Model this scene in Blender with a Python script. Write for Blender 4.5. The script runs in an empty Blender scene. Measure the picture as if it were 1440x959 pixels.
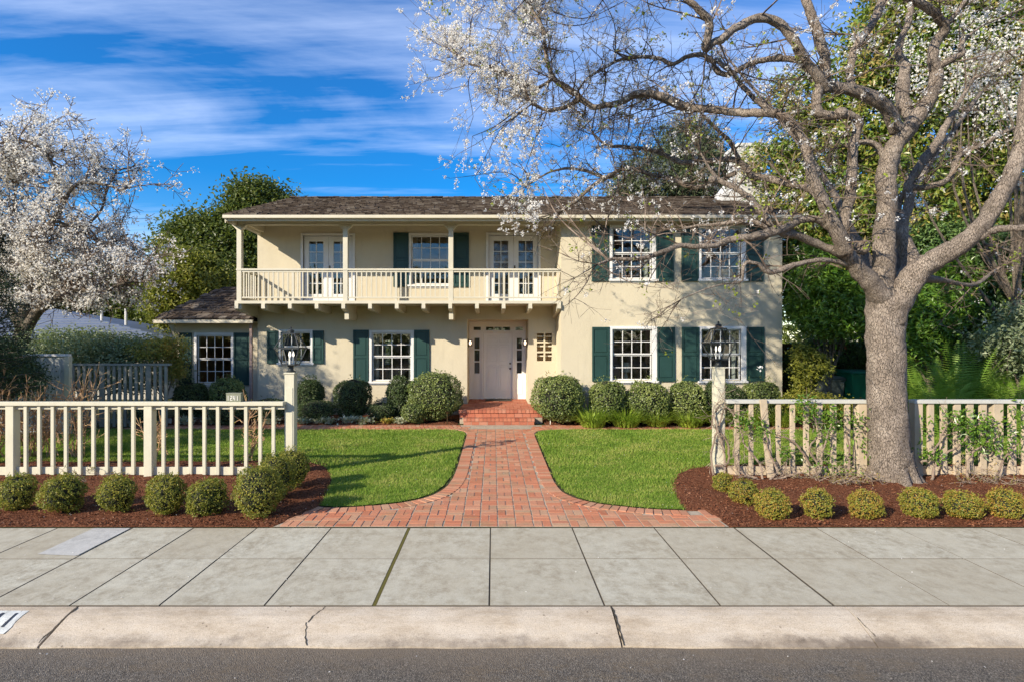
import bpy, math, random
import numpy as np
from mathutils import Vector
rng = np.random.default_rng(11); random.seed(11)
S = bpy.context.scene; COL = S.collection
F = 800.0; CX = 694.0; CY = 478.0; H = 2.22          # measured: focal length in photo pixels, vanishing point, eye height
def wx(px, Y): return (px - CX) * Y / F
def wz(py, Y): return H - (py - CY) * Y / F
ORG = {}
# ------------------------------------------------------------------ objects
def tag(o, label=None, cat=None, group=None, kind=None):
    if label: o['label'] = label
    if cat: o['category'] = cat
    if group: o['group'] = group
    if kind: o['kind'] = kind
    return o
def thing(name, label, cat, loc=(0, 0, 0), group=None):
    o = bpy.data.objects.new(name, None); COL.objects.link(o); o.location = loc
    o.empty_display_size = .2; ORG[o.name] = np.array(loc, float)
    return tag(o, label, cat, group)
class MB:
    def __init__(s): s.V = []; s.Q = []; s.T = []; s.P = []; s.n = 0; s.mi = 0
    def add(s, v, q=None, t=None, p=None):
        v = np.asarray(v, float).reshape(-1, 3); s.V.append(v)
        if q is not None and len(q): s.Q.append((np.asarray(q, int).reshape(-1, 4) + s.n, s.mi))
        if t is not None and len(t): s.T.append((np.asarray(t, int).reshape(-1, 3) + s.n, s.mi))
        if p is not None:
            for f in p: s.P.append(([i + s.n for i in f], s.mi))
        s.n += len(v); return s
    def box(s, x0, x1, y0, y1, z0, z1):
        v = [(x, y, z) for z in (z0, z1) for y in (y0, y1) for x in (x0, x1)]
        return s.add(v, [(0, 2, 3, 1), (4, 5, 7, 6), (0, 1, 5, 4), (2, 6, 7, 3), (0, 4, 6, 2), (1, 3, 7, 5)])
    def obox(s, c, ax, ay, az, hx, hy, hz):
        c, ax, ay, az = [np.asarray(q, float) for q in (c, ax, ay, az)]
        v = [c + ax * hx * i + ay * hy * j + az * hz * k for k in (-1, 1) for j in (-1, 1) for i in (-1, 1)]
        return s.add(v, [(0, 2, 3, 1), (4, 5, 7, 6), (0, 1, 5, 4), (2, 6, 7, 3), (0, 4, 6, 2), (1, 3, 7, 5)])
    def rbox(s, c, hx, hy, hz, a=0., tx=0., ty=0.):          # box turned by a about z and slightly tilted
        ca, sa = math.cos(a), math.sin(a)
        ax = np.array((ca, sa, tx)); ay = np.array((-sa, ca, ty)); az = np.array((-tx * ca + ty * sa, -tx * sa - ty * ca, 1.))
        return s.obox(c, ax, ay, az, hx, hy, hz)
    def prism(s, poly, z0, z1):
        n = len(poly); v = [(x, y, z0) for x, y in poly] + [(x, y, z1) for x, y in poly]
        return s.add(v, [(i, (i + 1) % n, n + (i + 1) % n, n + i) for i in range(n)], None, [list(range(n))[::-1], list(range(n, 2 * n))])
    def tube(s, pts, rad, n=8, cap=True, rough=0., seed=0):
        pts = np.asarray(pts, float); m = len(pts)
        rad = np.full(m, rad) if np.isscalar(rad) else np.asarray(rad, float)
        tg = np.gradient(pts, axis=0); tg /= np.linalg.norm(tg, axis=1)[:, None] + 1e-9
        u = np.cross(tg[0], (0, 1, 0) if abs(tg[0][1]) < .8 else (1, 0, 0)); u /= np.linalg.norm(u)
        an = np.arange(n) * 2 * math.pi / n; vs = []
        for i in range(m):
            u = u - tg[i] * np.dot(u, tg[i]); u /= np.linalg.norm(u) + 1e-9; w = np.cross(tg[i], u)
            r = np.full(n, rad[i])
            if rough:
                ph = i * .55
                r = r * (1 + rough * (np.sin(3 * an + ph + seed) + .7 * np.sin(5 * an - ph * 1.3 + seed * 2) + .5 * np.sin(9 * an + 2.1 * ph) + .6 * rng.normal(size=n) * .6))
            vs.append(pts[i] + np.cos(an)[:, None] * u * r[:, None] + np.sin(an)[:, None] * w * r[:, None])
        q = [(i * n + j, i * n + (j + 1) % n, (i + 1) * n + (j + 1) % n, (i + 1) * n + j) for i in range(m - 1) for j in range(n)]
        return s.add(np.concatenate(vs), q, None, [list(range(n))[::-1], list(range((m - 1) * n, m * n))] if cap else None)
    def segs(s, A, B, R0, R1, k=3):
        A = np.asarray(A, float); B = np.asarray(B, float); n = len(A)
        if n == 0: return s
        R0 = np.asarray(R0, float); R1 = np.asarray(R1, float)
        d = B - A; d /= np.linalg.norm(d, axis=1)[:, None] + 1e-9
        h = np.where(np.abs(d[:, 1:2]) < .8, np.array([[0, 1., 0]]), np.array([[1., 0, 0]]))
        u = np.cross(d, h); u /= np.linalg.norm(u, axis=1)[:, None]; w = np.cross(d, u)
        vs = []
        for P, R in ((A, R0), (B, R1)):
            for j in range(k):
                a = 2 * math.pi * j / k
                vs.append(P + (math.cos(a) * u + math.sin(a) * w) * R[:, None])
        v = np.stack(vs, 1).reshape(-1, 3); b = np.arange(n)[:, None] * 2 * k
        q = np.concatenate([b + np.array([[j, (j + 1) % k, k + (j + 1) % k, k + j]]) for j in range(k)])
        return s.add(v, q)
    def ball(s, c, r, nu=16, nv=10, jit=0.):
        v = []; r = np.array(r, float) * np.ones(3)
        for i in range(nv + 1):
            th = math.pi * i / nv
            for j in range(nu):
                ph = 2 * math.pi * j / nu; k = 1 + jit * random.uniform(-1, 1)
                v.append((c[0] + r[0] * k * math.sin(th) * math.cos(ph), c[1] + r[1] * k * math.sin(th) * math.sin(ph), c[2] + r[2] * k * math.cos(th)))
        q = [(i * nu + j, (i + 1) * nu + j, (i + 1) * nu + (j + 1) % nu, i * nu + (j + 1) % nu) for i in range(nv) for j in range(nu)]
        return s.add(v, q)
    def lathe(s, c, prof, n=16):
        v = [(c[0] + r * math.cos(2 * math.pi * j / n), c[1] + r * math.sin(2 * math.pi * j / n), c[2] + z) for r, z in prof for j in range(n)]
        m = len(prof)
        q = [(i * n + j, i * n + (j + 1) % n, (i + 1) * n + (j + 1) % n, (i + 1) * n + j) for i in range(m - 1) for j in range(n)]
        return s.add(v, q, None, [list(range(n))[::-1], list(range((m - 1) * n, m * n))])
    def leaves(s, C, N, L, W, fold=.12):
        C = np.asarray(C, float); n = len(C)
        if n == 0: return s
        N = N / (np.linalg.norm(N, axis=1)[:, None] + 1e-9)
        t = rng.normal(size=(n, 3)); t -= N * (t * N).sum(1)[:, None]; t /= np.linalg.norm(t, axis=1)[:, None] + 1e-9
        b = np.cross(N, t); L = np.asarray(L) * np.ones(n); W = np.asarray(W) * np.ones(n)
        L = L[:, None]; W = W[:, None]
        v = np.stack([C - t * L * .5, C - b * W * .5 + N * L * fold, C + t * L * .5, C + b * W * .5 + N * L * fold * .6], 1)
        return s.add(v.reshape(-1, 3), np.arange(4 * n).reshape(-1, 4))
    def build(s, name, mats, parent=None, origin=None, smooth=False, bevel=0., vis=None):
        if not isinstance(mats, (list, tuple)): mats = [mats]
        me = bpy.data.meshes.new(name); V = np.concatenate(s.V)
        org = np.zeros(3)
        if parent is not None: org = ORG[parent.name]
        elif origin is not None: org = np.array(origin, float)
        V = V - org
        me.vertices.add(len(V)); me.vertices.foreach_set('co', V.astype(np.float32).ravel())
        lv = []; tot = []; mi = []
        for q, m in s.Q: lv.append(q.ravel()); tot.append(np.full(len(q), 4)); mi.append(np.full(len(q), m))
        for q, m in s.T: lv.append(q.ravel()); tot.append(np.full(len(q), 3)); mi.append(np.full(len(q), m))
        for f, m in s.P: lv.append(np.array(f)); tot.append(np.array([len(f)])); mi.append(np.array([m]))
        lv = np.concatenate(lv); tot = np.concatenate(tot); mi = np.concatenate(mi)
        me.loops.add(len(lv)); me.loops.foreach_set('vertex_index', lv.astype(np.int32))
        me.polygons.add(len(tot)); me.polygons.foreach_set('loop_start', np.concatenate([[0], np.cumsum(tot)[:-1]]).astype(np.int32))
        me.polygons.foreach_set('material_index', mi.astype(np.int32))
        me.update(calc_edges=True); me.validate()
        for m in mats: me.materials.append(m)
        me.polygons.foreach_set('use_smooth', np.full(len(me.polygons), bool(smooth)))
        o = bpy.data.objects.new(name, me); COL.objects.link(o)
        if parent is not None: o.parent = parent
        else: o.location = org
        ORG[o.name] = org
        if bevel:
            b = o.modifiers.new('bevel', 'BEVEL'); b.width = bevel; b.segments = 2; b.limit_method = 'ANGLE'
        return o
def copy_thing(src, loc, rz=0., sc=1., label=None):
    c = src.copy(); COL.objects.link(c); c.location = loc; c.rotation_euler = (0, 0, rz)
    c.scale = sc if isinstance(sc, (tuple, list)) else (sc, sc, sc)
    if label: c['label'] = label
    for ch in src.children:
        d = ch.copy(); COL.objects.link(d); d.parent = c
        for g in ch.children:
            e = g.copy(); COL.objects.link(e); e.parent = d
    return c
def inpoly(P, poly):
    x, y = P[:, 0], P[:, 1]; r = np.zeros(len(P), bool); n = len(poly)
    for i in range(n):
        x0, y0 = poly[i]; x1, y1 = poly[(i + 1) % n]
        if y0 == y1: continue
        c = ((y0 > y) != (y1 > y)) & (x < (x1 - x0) * (y - y0) / (y1 - y0) + x0); r ^= c
    return r
def polydist(P, line):
    d = np.full(len(P), 1e9)
    for (a, b) in zip(line[:-1], line[1:]):
        a = np.array(a); b = np.array(b); ab = b - a
        t = np.clip(((P - a) @ ab) / (ab @ ab + 1e-12), 0, 1)
        d = np.minimum(d, np.linalg.norm(P - (a + t[:, None] * ab), axis=1))
    return d
def catmull(pts, k=6):
    p = np.asarray(pts, float); p = np.vstack([2 * p[0] - p[1], p, 2 * p[-1] - p[-2]]); out = []
    for i in range(1, len(p) - 2):
        for t in np.arange(k) / k:
            out.append(.5 * (2 * p[i] + (p[i + 1] - p[i - 1]) * t + (2 * p[i - 1] - 5 * p[i] + 4 * p[i + 1] - p[i + 2]) * t * t + (3 * p[i] - p[i - 1] - 3 * p[i + 1] + p[i + 2]) * t ** 3))
    out.append(p[-2]); return np.array(out)
# ------------------------------------------------------------------ materials
class NT:
    def __init__(s, name):
        s.m = bpy.data.materials.new(name); s.m.use_nodes = True; s.t = s.m.node_tree; s.t.nodes.clear()
        s.out = s.t.nodes.new('ShaderNodeOutputMaterial')
    def n(s, typ, ins=None, **kw):
        nd = s.t.nodes.new('ShaderNode' + typ)
        for k, v in kw.items(): setattr(nd, k, v)
        for k, v in (ins or {}).items():
            if isinstance(v, bpy.types.NodeSocket): s.t.links.new(v, nd.inputs[k])
            else: nd.inputs[k].default_value = v
        return nd
    def ramp(s, fac, stops, interp='LINEAR'):
        r = s.n('ValToRGB', {0: fac}); r.color_ramp.interpolation = interp; e = r.color_ramp.elements
        while len(e) < len(stops): e.new(.5)
        for i, (p, c) in enumerate(stops):
            e[i].position = p; e[i].color = (*c, 1) if len(c) == 3 else c
        return r.outputs[0]
    def mix(s, fac, a, b, mode='MIX'):
        m = s.n('Mix', data_type='RGBA', blend_type=mode); m.clamp_factor = True
        for i, v in ((0, fac), (6, a), (7, b)):
            if isinstance(v, bpy.types.NodeSocket): s.t.links.new(v, m.inputs[i])
            else: m.inputs[i].default_value = v if i == 0 else (*v, 1)
        return m.outputs[2]
    def noise(s, scale, detail=4, rough=.55, vec=None, dist=0.):
        i = {'Scale': scale, 'Detail': detail, 'Roughness': rough, 'Distortion': dist}
        if vec is not None: i['Vector'] = vec
        return s.n('TexNoise', i).outputs['Fac']
    def pos(s, sc=(1, 1, 1)):
        g = s.n('NewGeometry').outputs['Position']
        return s.n('Mapping', {'Vector': g, 'Scale': sc}).outputs[0]
    def island(s): return s.n('NewGeometry').outputs['Random Per Island']
    def bump(s, h, strength=.5, dist=.01, normal=None):
        i = {'Height': h, 'Strength': strength, 'Distance': dist}
        if normal is not None: i['Normal'] = normal
        return s.n('Bump', i).outputs[0]
    def principled(s, col, rough=.6, spec=.5, normal=None, metal=0., extra=None):
        i = {'Base Color': col if isinstance(col, bpy.types.NodeSocket) else (*col, 1), 'Roughness': rough, 'Specular IOR Level': spec, 'Metallic': metal}
        if normal is not None: i['Normal'] = normal
        if extra: i.update(extra)
        return s.n('BsdfPrincipled', i).outputs[0]
    def done(s, sh): s.t.links.new(sh, s.out.inputs[0]); return s.m
def m_paint(name, c, rough=.5, var=.08, dirt=.0, bs=90, bd=.0015):
    t = NT(name); p = t.pos()
    n = t.noise(2.2, 5, .6, p); col = t.mix(t.ramp(n, [(.3, (0,) * 3), (.75, (1,) * 3)]), tuple(x * (1 - var) for x in c), tuple(min(1, x * (1 + var)) for x in c))
    if dirt:
        d = t.ramp(t.noise(9, 6, .7, t.pos((1, 1, .35))), [(.52, (0,) * 3), (.8, (dirt,) * 3)]); col = t.mix(d, col, tuple(x * .5 for x in c))
    return t.done(t.principled(col, rough, .35, t.bump(t.noise(bs, 3, .6, p), .5, bd)))
def m_stucco(name, c):
    t = NT(name); p = t.pos()
    col = t.mix(t.ramp(t.noise(.9, 6, .6, t.pos((1, 1, .6))), [(.3, (0,) * 3), (.75, (1,) * 3)]), tuple(x * .9 for x in c), tuple(x * 1.05 for x in c))
    st = t.ramp(t.noise(3.5, 6, .7, t.pos((1.6, 1.6, .22))), [(.55, (0,) * 3), (.76, (.34,) * 3)]); col = t.mix(st, col, tuple(x * .62 for x in c))
    b = t.bump(t.noise(9, 6, .65, p), .5, .016); b = t.bump(t.noise(60, 4, .7, p), .8, .008, b)
    return t.done(t.principled(col, .9, .2, b))
def m_leaf(name, cols, trans=.3, rough=.45, spec=.35, patch=.5):
    t = NT(name); k = len(cols); fac = t.island()
    big = t.n('MapRange', {0: t.noise(1.1, 6, .7, t.pos()), 1: .34, 2: .66, 3: 0., 4: 1.}).outputs[0]
    f = t.n('Math', {0: fac, 1: 1.25 - patch}, operation='MULTIPLY').outputs[0]
    f = t.n('Math', {0: big, 1: patch, 2: f}, operation='MULTIPLY_ADD').outputs[0]
    col = t.ramp(f, [(i / max(1, k - 1) * .9 + .1, c) for i, c in enumerate(cols)])
    a = t.principled(col, rough, spec)
    tr = t.n('BsdfTranslucent', {'Color': t.mix(.5, col, (.35, .45, .06), 'MIX') if trans > .2 else col}).outputs[0]
    return t.done(t.n('MixShader', {0: trans, 1: a, 2: tr}).outputs[0])
def m_petal(name, cols):
    t = NT(name); col = t.ramp(t.island(), [(i / (len(cols) - 1), c) for i, c in enumerate(cols)])
    return t.done(t.n('MixShader', {0: .45, 1: t.principled(col, .7, .2), 2: t.n('BsdfTranslucent', {'Color': col}).outputs[0]}).outputs[0])
def m_bark(name, c0, c1, c2, sc=22, depth=.02):
    t = NT(name); p = t.pos((1, 1, .36)); w = t.n('Mix', {0: .09}, data_type='VECTOR')
    t.t.links.new(p, w.inputs[4]); t.t.links.new(t.n('TexNoise', {'Vector': p, 'Scale': 9., 'Detail': 5.}).outputs['Color'], w.inputs[5])
    v = t.n('TexVoronoi', {'Vector': w.outputs[1], 'Scale': sc, 'Randomness': 1.}, feature='DISTANCE_TO_EDGE').outputs['Distance']
    nz_ = t.noise(38, 6, .75, p); v = t.n('Math', {0: nz_, 1: .16, 2: v}, operation='MULTIPLY_ADD').outputs[0]
    cr = t.ramp(v, [(.06, (0,) * 3), (.17, (1,) * 3)])
    n = t.noise(3.2, 8, .75, t.pos())
    col = t.ramp(n, [(.3, c0), (.5, c1), (.7, c2)]); crc = t.ramp(v, [(.05, (.5,) * 3), (.16, (0,) * 3)]); msk = t.ramp(t.noise(4.5, 6, .7, t.pos()), [(.38, (0,) * 3), (.6, (1,) * 3)]); crc = t.mix(1., crc, msk, 'MULTIPLY'); col = t.mix(crc, col, tuple(x * .5 for x in c0))
    fine = t.noise(70, 5, .7, t.pos((1, 1, .4))); col = t.mix(t.ramp(fine, [(.35, (0,) * 3), (.7, (.5,) * 3)]), col, c2)
    b = t.bump(t.noise(7, 6, .7, p), .8, .06); b = t.bump(cr, 1., depth, b); b = t.bump(fine, .9, .012, b)
    return t.done(t.principled(col, .92, .15, b))
def m_concrete(name, c, stain, seed=0., fine=120, island=True):
    t = NT(name); p = t.pos()
    n = t.noise(1.3, 8, .7, p); br = t.ramp(n, [(.36, (0,) * 3), (.66, (1,) * 3)]); col = t.mix(t.mix(.5, br, (0, 0, 0)), c, stain)
    s2 = t.ramp(t.noise(6.5, 12, .8, t.pos((1.2, 1, 1))), [(.42, (0,) * 3), (.60, (.95,) * 3)]); s2 = t.mix(1., s2, t.ramp(t.noise(2.1, 6, .7, t.pos((1, 1, 2))), [(.36, (.2,) * 3), (.58, (1,) * 3)]), 'MULTIPLY'); col = t.mix(s2, col, tuple(x * .68 for x in stain))
    s3 = t.ramp(t.noise(fine, 3, .8, p), [(.34, (.5,) * 3), (.5, (0,) * 3)]); col = t.mix(s3, col, tuple(x * .5 for x in stain))
    s4 = t.ramp(t.n('TexVoronoi', {'Vector': p, 'Scale': 9.}).outputs['Distance'], [(.03, (.75,) * 3), (.06, (0,) * 3)]); col = t.mix(s4, col, (.1, .08, .06))
    if island: col = t.mix(t.ramp(t.island(), [(0, (.0,) * 3), (1, (.5,) * 3)]), col, tuple(x * .85 for x in stain))
    b = t.bump(t.noise(fine, 5, .75, p), .55, .004); b = t.bump(t.noise(8, 5, .6, p), .4, .01, b)
    return t.done(t.principled(col, .88, .25, b))
def m_island(name, cols, rough=.85, nscale=40, nd=.004, spec=.2, dirt=None):
    t = NT(name); k = len(cols)
    col = t.ramp(t.island(), [(i / max(1, k - 1), c) for i, c in enumerate(cols)]); p = t.pos(); n = t.noise(nscale, 5, .7, p)
    col = t.mix(t.ramp(n, [(.3, (.45,) * 3), (.6, (0,) * 3)]), col, tuple(x * .55 for x in cols[0]))
    if dirt: col = t.mix(t.ramp(t.noise(2.3, 6, .7, p), [(.5, (0,) * 3), (.72, (.75,) * 3)]), col, dirt)
    return t.done(t.principled(col, rough, spec, t.bump(n, .6, nd)))
def m_plain(name, c, rough=.5, metal=0., spec=.4): 
    t = NT(name); return t.done(t.principled(c, rough, spec, None, metal))
def m_emit(name, c, st):
    t = NT(name); return t.done(t.n('Emission', {0: (*c, 1), 1: st}).outputs[0])
def m_glass(name, tint=(.8, .84, .84), ior=1.5, wav=.0015):
    t = NT(name); fc = t.n('LayerWeight', {0: .5}).outputs['Facing']; fr = t.n('Math', {0: fc, 1: 4.}, operation='POWER').outputs[0]; b = t.bump(t.noise(2.2, 2, .5, t.pos()), .25, wav * 6)
    f = t.n('Math', {0: fr, 1: .9, 2: (ior - 1) * .15}, operation='MULTIPLY_ADD').outputs[0]
    return t.done(t.n('MixShader', {0: f, 1: t.n('BsdfTransparent', {0: (*tint, 1)}).outputs[0], 2: t.n('BsdfGlossy', {'Roughness': .015, 'Normal': b}).outputs[0]}).outputs[0])
CREAM = (.58, .515, .38)
M = dict(
 stucco=m_stucco('stucco', CREAM), white=m_paint('white_paint', (.70, .69, .67), .42), trim=m_paint('trim_paint', (.57, .52, .40), .5, .06, .15),
 balc=m_paint('balcony_paint', (.56, .52, .41), .5, .06, .2), shutter=m_paint('shutter_green', (.020, .054, .048), .38, .12),
 fence=m_paint('fence_cream', (.58, .55, .42), .55, .06, .3), rail_grey=m_paint('rail_grey', (.50, .50, .46), .6, .1, .5),
 tan=m_paint('weathered_tan', (.49, .40, .285), .8, .15, .5, 60, .003), backfence=m_paint('old_fence_grey', (.26, .26, .215), .75, .15, .5), panelw=m_paint('panel_grey', (.48, .49, .47), .7, .1, .3),
 glass=m_glass('window_glass'), lglass=m_glass('lantern_glass', (.97, .98, .98), 1.12), door=m_paint('door_paint', (.84, .82, .76), .35, .03),
 black=m_paint('black_metal', (.035, .04, .04), .4), brass=m_plain('dark_brass', (.12, .09, .05), .35, .8),
 interior=m_paint('interior_wall', (.42, .29, .18), .8), interior2=m_paint('interior_amber', (.50, .22, .08), .8), curtain=m_paint('curtain', (.55, .53, .48), .9),
 lampglow=m_emit('warm_lamp', (1, .74, .48), 2.6), candle=m_paint('candle_sleeve', (.8, .78, .7), .5), bulb=m_emit('bulb', (1, .9, .72), 1.6),
 chimney=m_paint('white_brick', (.58, .57, .54), .7, .06, .25), mortar=m_concrete('mortar', (.48, .41, .31), (.38, .31, .23), island=False),
 brick=m_island('brick', [(.42, .15, .08), (.56, .24, .135), (.49, .18, .10), (.58, .31, .19), (.46, .20, .12), (.50, .32, .20)], .85, 60, .003, dirt=(.25, .21, .12)),
 redbrick=m_island('step_brick', [(.34, .10, .06), (.50, .19, .11), (.42, .13, .075), (.54, .26, .17)], .8, 60, .003),
 concrete=m_concrete('concrete', (.55, .53, .43), (.43, .375, .27)), patch=m_concrete('patch_concrete', (.56, .55, .51), (.5, .49, .45)),
 kerb=m_concrete('kerb_concrete', (.56, .48, .375), (.46, .38, .28), fine=160), dark=m_plain('dark_gap', (.05, .042, .03), .95), joint=m_plain('joint_dirt', (.12, .10, .07), .95), moss=m_island('moss', [(.09, .085, .02), (.14, .12, .03), (.06, .06, .02)], .95, 90, .004),
 kpaint=m_concrete('kerb_paint', (.66, .68, .66), (.55, .56, .52), island=False), kdig=m_plain('kerb_digits', (.03, .035, .05), .7),
 bark=m_bark('bark', (.10, .08, .062), (.23, .185, .15), (.41, .35, .29), 46, .035), bark2=m_bark('bark_dark', (.09, .07, .05), (.15, .12, .09), (.22, .19, .15), 30), twig=m_island('twig', [(.09, .065, .048), (.16, .12, .09), (.26, .205, .165)], .9, 30, .001),
 caneb=m_island('cane', [(.42, .24, .12), (.56, .38, .2), (.5, .3, .18)], .8, 30, .001), vine=m_island('vine_stem', [(.22, .16, .12), (.34, .27, .21)], .9, 30, .002),
 petal=m_petal('petal', [(.86, .84, .80), (.88, .87, .84), (.80, .76, .70)]), petal2=m_petal('petal_pink', [(.87, .83, .74), (.89, .87, .82), (.82, .77, .68), (.88, .87, .84)]),
 young=m_leaf('young_leaf', [(.20, .26, .03), (.35, .40, .06)], .4), grass=m_leaf('grass', [(.08, .155, .018), (.15, .26, .03), (.24, .33, .05), (.38, .38, .11)], .3, .6, .2, .7),
 box=m_leaf('boxwood', [(.09, .115, .018), (.20, .215, .032), (.40, .34, .055)], .3), boxy=m_leaf('boxwood_yellow', [(.12, .16, .025), (.27, .28, .04), (.42, .24, .05)], .3),
 shrub=m_leaf('clipped_shrub', [(.06, .095, .026), (.14, .19, .048), (.30, .34, .10)], .2, .35, .5), shrubd=m_leaf('dark_shrub', [(.035, .06, .02), (.07, .105, .035), (.13, .17, .06)], .2, .4),
 lily=m_leaf('daylily', [(.20, .32, .03), (.32, .45, .05), (.42, .52, .09)], .35, .4), hosta=m_leaf('variegated', [(.12, .18, .06), (.45, .48, .32), (.62, .62, .5)], .25),
 oak=m_leaf('oak_leaf', [(.035, .055, .012), (.07, .10, .018), (.14, .165, .028)], .25), oaky=m_leaf('sunny_leaf', [(.08, .10, .016), (.19, .20, .03), (.27, .26, .04)], .3),
 mag=m_leaf('magnolia_leaf', [(.05, .10, .02), (.12, .20, .03), (.24, .29, .05), (.32, .24, .08)], .22, .3, .5), laurel=m_leaf('laurel_leaf', [(.035, .10, .012), (.09, .19, .02), (.19, .31, .04)], .3, .3, .5),
 rhodo=m_leaf('dark_leaf', [(.04, .09, .025), (.10, .18, .045), (.19, .28, .09)], .2, .35, .5), pine=m_leaf('pine', [(.05, .07, .035), (.10, .13, .06), (.15, .17, .08)], .15), conif=m_leaf('conifer', [(.012, .035, .014), (.03, .06, .022)], .1),
 pale=m_leaf('pale_leaf', [(.12, .16, .07), (.22, .27, .14), (.30, .34, .2)], .25), gold=m_leaf('gold_leaf', [(.14, .18, .04), (.28, .27, .05), (.40, .26, .06)], .3), fern=m_leaf('fern', [(.14, .28, .03), (.28, .42, .07)], .35),
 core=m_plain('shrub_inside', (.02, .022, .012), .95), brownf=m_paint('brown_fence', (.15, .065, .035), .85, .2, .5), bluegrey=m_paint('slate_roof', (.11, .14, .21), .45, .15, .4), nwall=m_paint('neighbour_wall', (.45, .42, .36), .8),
 bin=m_plain('green_plastic', (.01, .22, .13), .35), bin2=m_plain('grey_plastic', (.14, .17, .16), .4), rubber=m_plain('rubber', (.02, .02, .02), .8), copper=m_plain('downspout', (.36, .25, .21), .5),
)
def _shingle():
    t = NT('wood_shake'); col = t.ramp(t.island(), [(0, (.035, .026, .02)), (.35, (.09, .068, .052)), (.7, (.125, .10, .08)), (.92, (.17, .14, .11)), (1, (.23, .20, .165))])
    n = t.noise(30, 5, .7, t.pos((3, .4, .4))); col = t.mix(t.ramp(n, [(.3, (.5,) * 3), (.62, (0,) * 3)]), col, (.04, .03, .025))
    return t.done(t.principled(col, .95, .1, t.bump(n, .8, .006)))
M['shake'] = _shingle()
def _asphalt():
    t = NT('asphalt'); p = t.pos(); v = t.n('TexVoronoi', {'Vector': p, 'Scale': 130.}).outputs
    col = t.ramp(v['Color'], [(.15, (.05, .043, .035)), (.5, (.115, .10, .082)), (.85, (.21, .185, .15)), (1, (.38, .33, .27))])
    g = t.ramp(t.noise(.9, 6, .65, p), [(.45, (0,) * 3), (.7, (.55,) * 3)]); col = t.mix(g, col, (.15, .115, .08))
    g2 = t.ramp(t.noise(4, 9, .8, t.pos((.6, 1.4, 1))), [(.5, (0,) * 3), (.66, (.7,) * 3)]); col = t.mix(g2, col, (.16, .12, .075))
    # dust that gathers along the kerb
    y = t.n('SeparateXYZ', {0: p}).outputs[1]; yy = t.n('Math', {0: t.noise(3, 5, .7, p), 1: .35, 2: y}, operation='MULTIPLY_ADD').outputs[0]
    e = t.n('MapRange', {0: yy, 1: 4.2, 2: 4.6, 3: 0., 4: .7}).outputs[0]; col = t.mix(e, col, (.22, .175, .125))
    b = t.bump(v['Distance'], .9, .006); b = t.bump(t.noise(25, 5, .7, p), .4, .01, b)
    return t.done(t.principled(col, .85, .3, b))
def _kerbm():
    t = NT('kerb_concrete_worn'); p = t.pos(); n = t.noise(2.2, 10, .75, t.pos((.7, 1.6, 1))); col = t.ramp(n, [(.35, (.40, .325, .235)), (.5, (.54, .46, .355)), (.68, (.62, .55, .45))])
    f = t.noise(150, 3, .8, p); col = t.mix(t.ramp(f, [(.36, (.7,) * 3), (.5, (0,) * 3)]), col, (.22, .17, .12)); s4 = t.ramp(t.n('TexVoronoi', {'Vector': p, 'Scale': 7.}).outputs['Distance'], [(.03, (.8,) * 3), (.07, (0,) * 3)]); col = t.mix(s4, col, (.12, .09, .06))
    y = t.n('SeparateXYZ', {0: p}).outputs[1]; yy = t.n('Math', {0: t.noise(3.2, 12, .85, p), 1: -.42, 2: y}, operation='MULTIPLY_ADD').outputs[0]
    e = t.n('MapRange', {0: yy, 1: 4.235, 2: 4.16, 3: 0., 4: .85}).outputs[0]; e = t.mix(1., e, t.ramp(t.noise(1.1, 5, .7, p), [(.42, (.08,) * 3), (.62, (1,) * 3)]), 'MULTIPLY'); col = t.mix(e, col, (.11, .085, .065)); b = t.bump(f, .7, .004); b = t.bump(t.noise(12, 7, .7, t.pos((.4, 1, 1))), .5, .012, b)
    return t.done(t.principled(col, .88, .25, b))
M['kerb'] = _kerbm()
M['asphalt'] = _asphalt(); M['latback'] = m_paint('lattice_back', (.46, .31, .16), .8); M['card'] = m_plain('cardboard', (.48, .34, .2), .8); M['lshade'] = m_plain('lamp_shade', (.75, .7, .58), .8)
def _mulch():
    t = NT('mulch'); p = t.pos(); v = t.n('TexVoronoi', {'Vector': p, 'Scale': 60.}).outputs
    col = t.ramp(v['Color'], [(.1, (.07, .025, .013)), (.5, (.16, .06, .03)), (1, (.27, .12, .065))])
    return t.done(t.principled(col, .95, .1, t.bump(t.noise(45, 6, .75, p), 1., .03)))
M['mulch'] = _mulch(); M['chip'] = m_island('bark_chip', [(.07, .025, .013), (.15, .05, .024), (.22, .085, .04), (.33, .17, .10)], .95, 80, .002)
def _soil():
    t = NT('soil'); n = t.noise(1.5, 8, .7, t.pos()); col = t.ramp(n, [(.35, (.045, .035, .022)), (.5, (.06, .07, .025)), (.7, (.11, .085, .055))])
    return t.done(t.principled(col, .95, .1, t.bump(t.noise(40, 5, .7, t.pos()), .8, .02)))
M['soil'] = _soil()
def _lawnbase():
    t = NT('lawn_base'); n = t.noise(9, 6, .7, t.pos()); col = t.ramp(n, [(.3, (.07, .13, .015)), (.5, (.13, .21, .025)), (.68, (.26, .27, .07))])
    return t.done(t.principled(col, .95, .1, t.bump(t.noise(90, 4, .7, t.pos()), .8, .02)))
M['lawnbase'] = _lawnbase()
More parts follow.
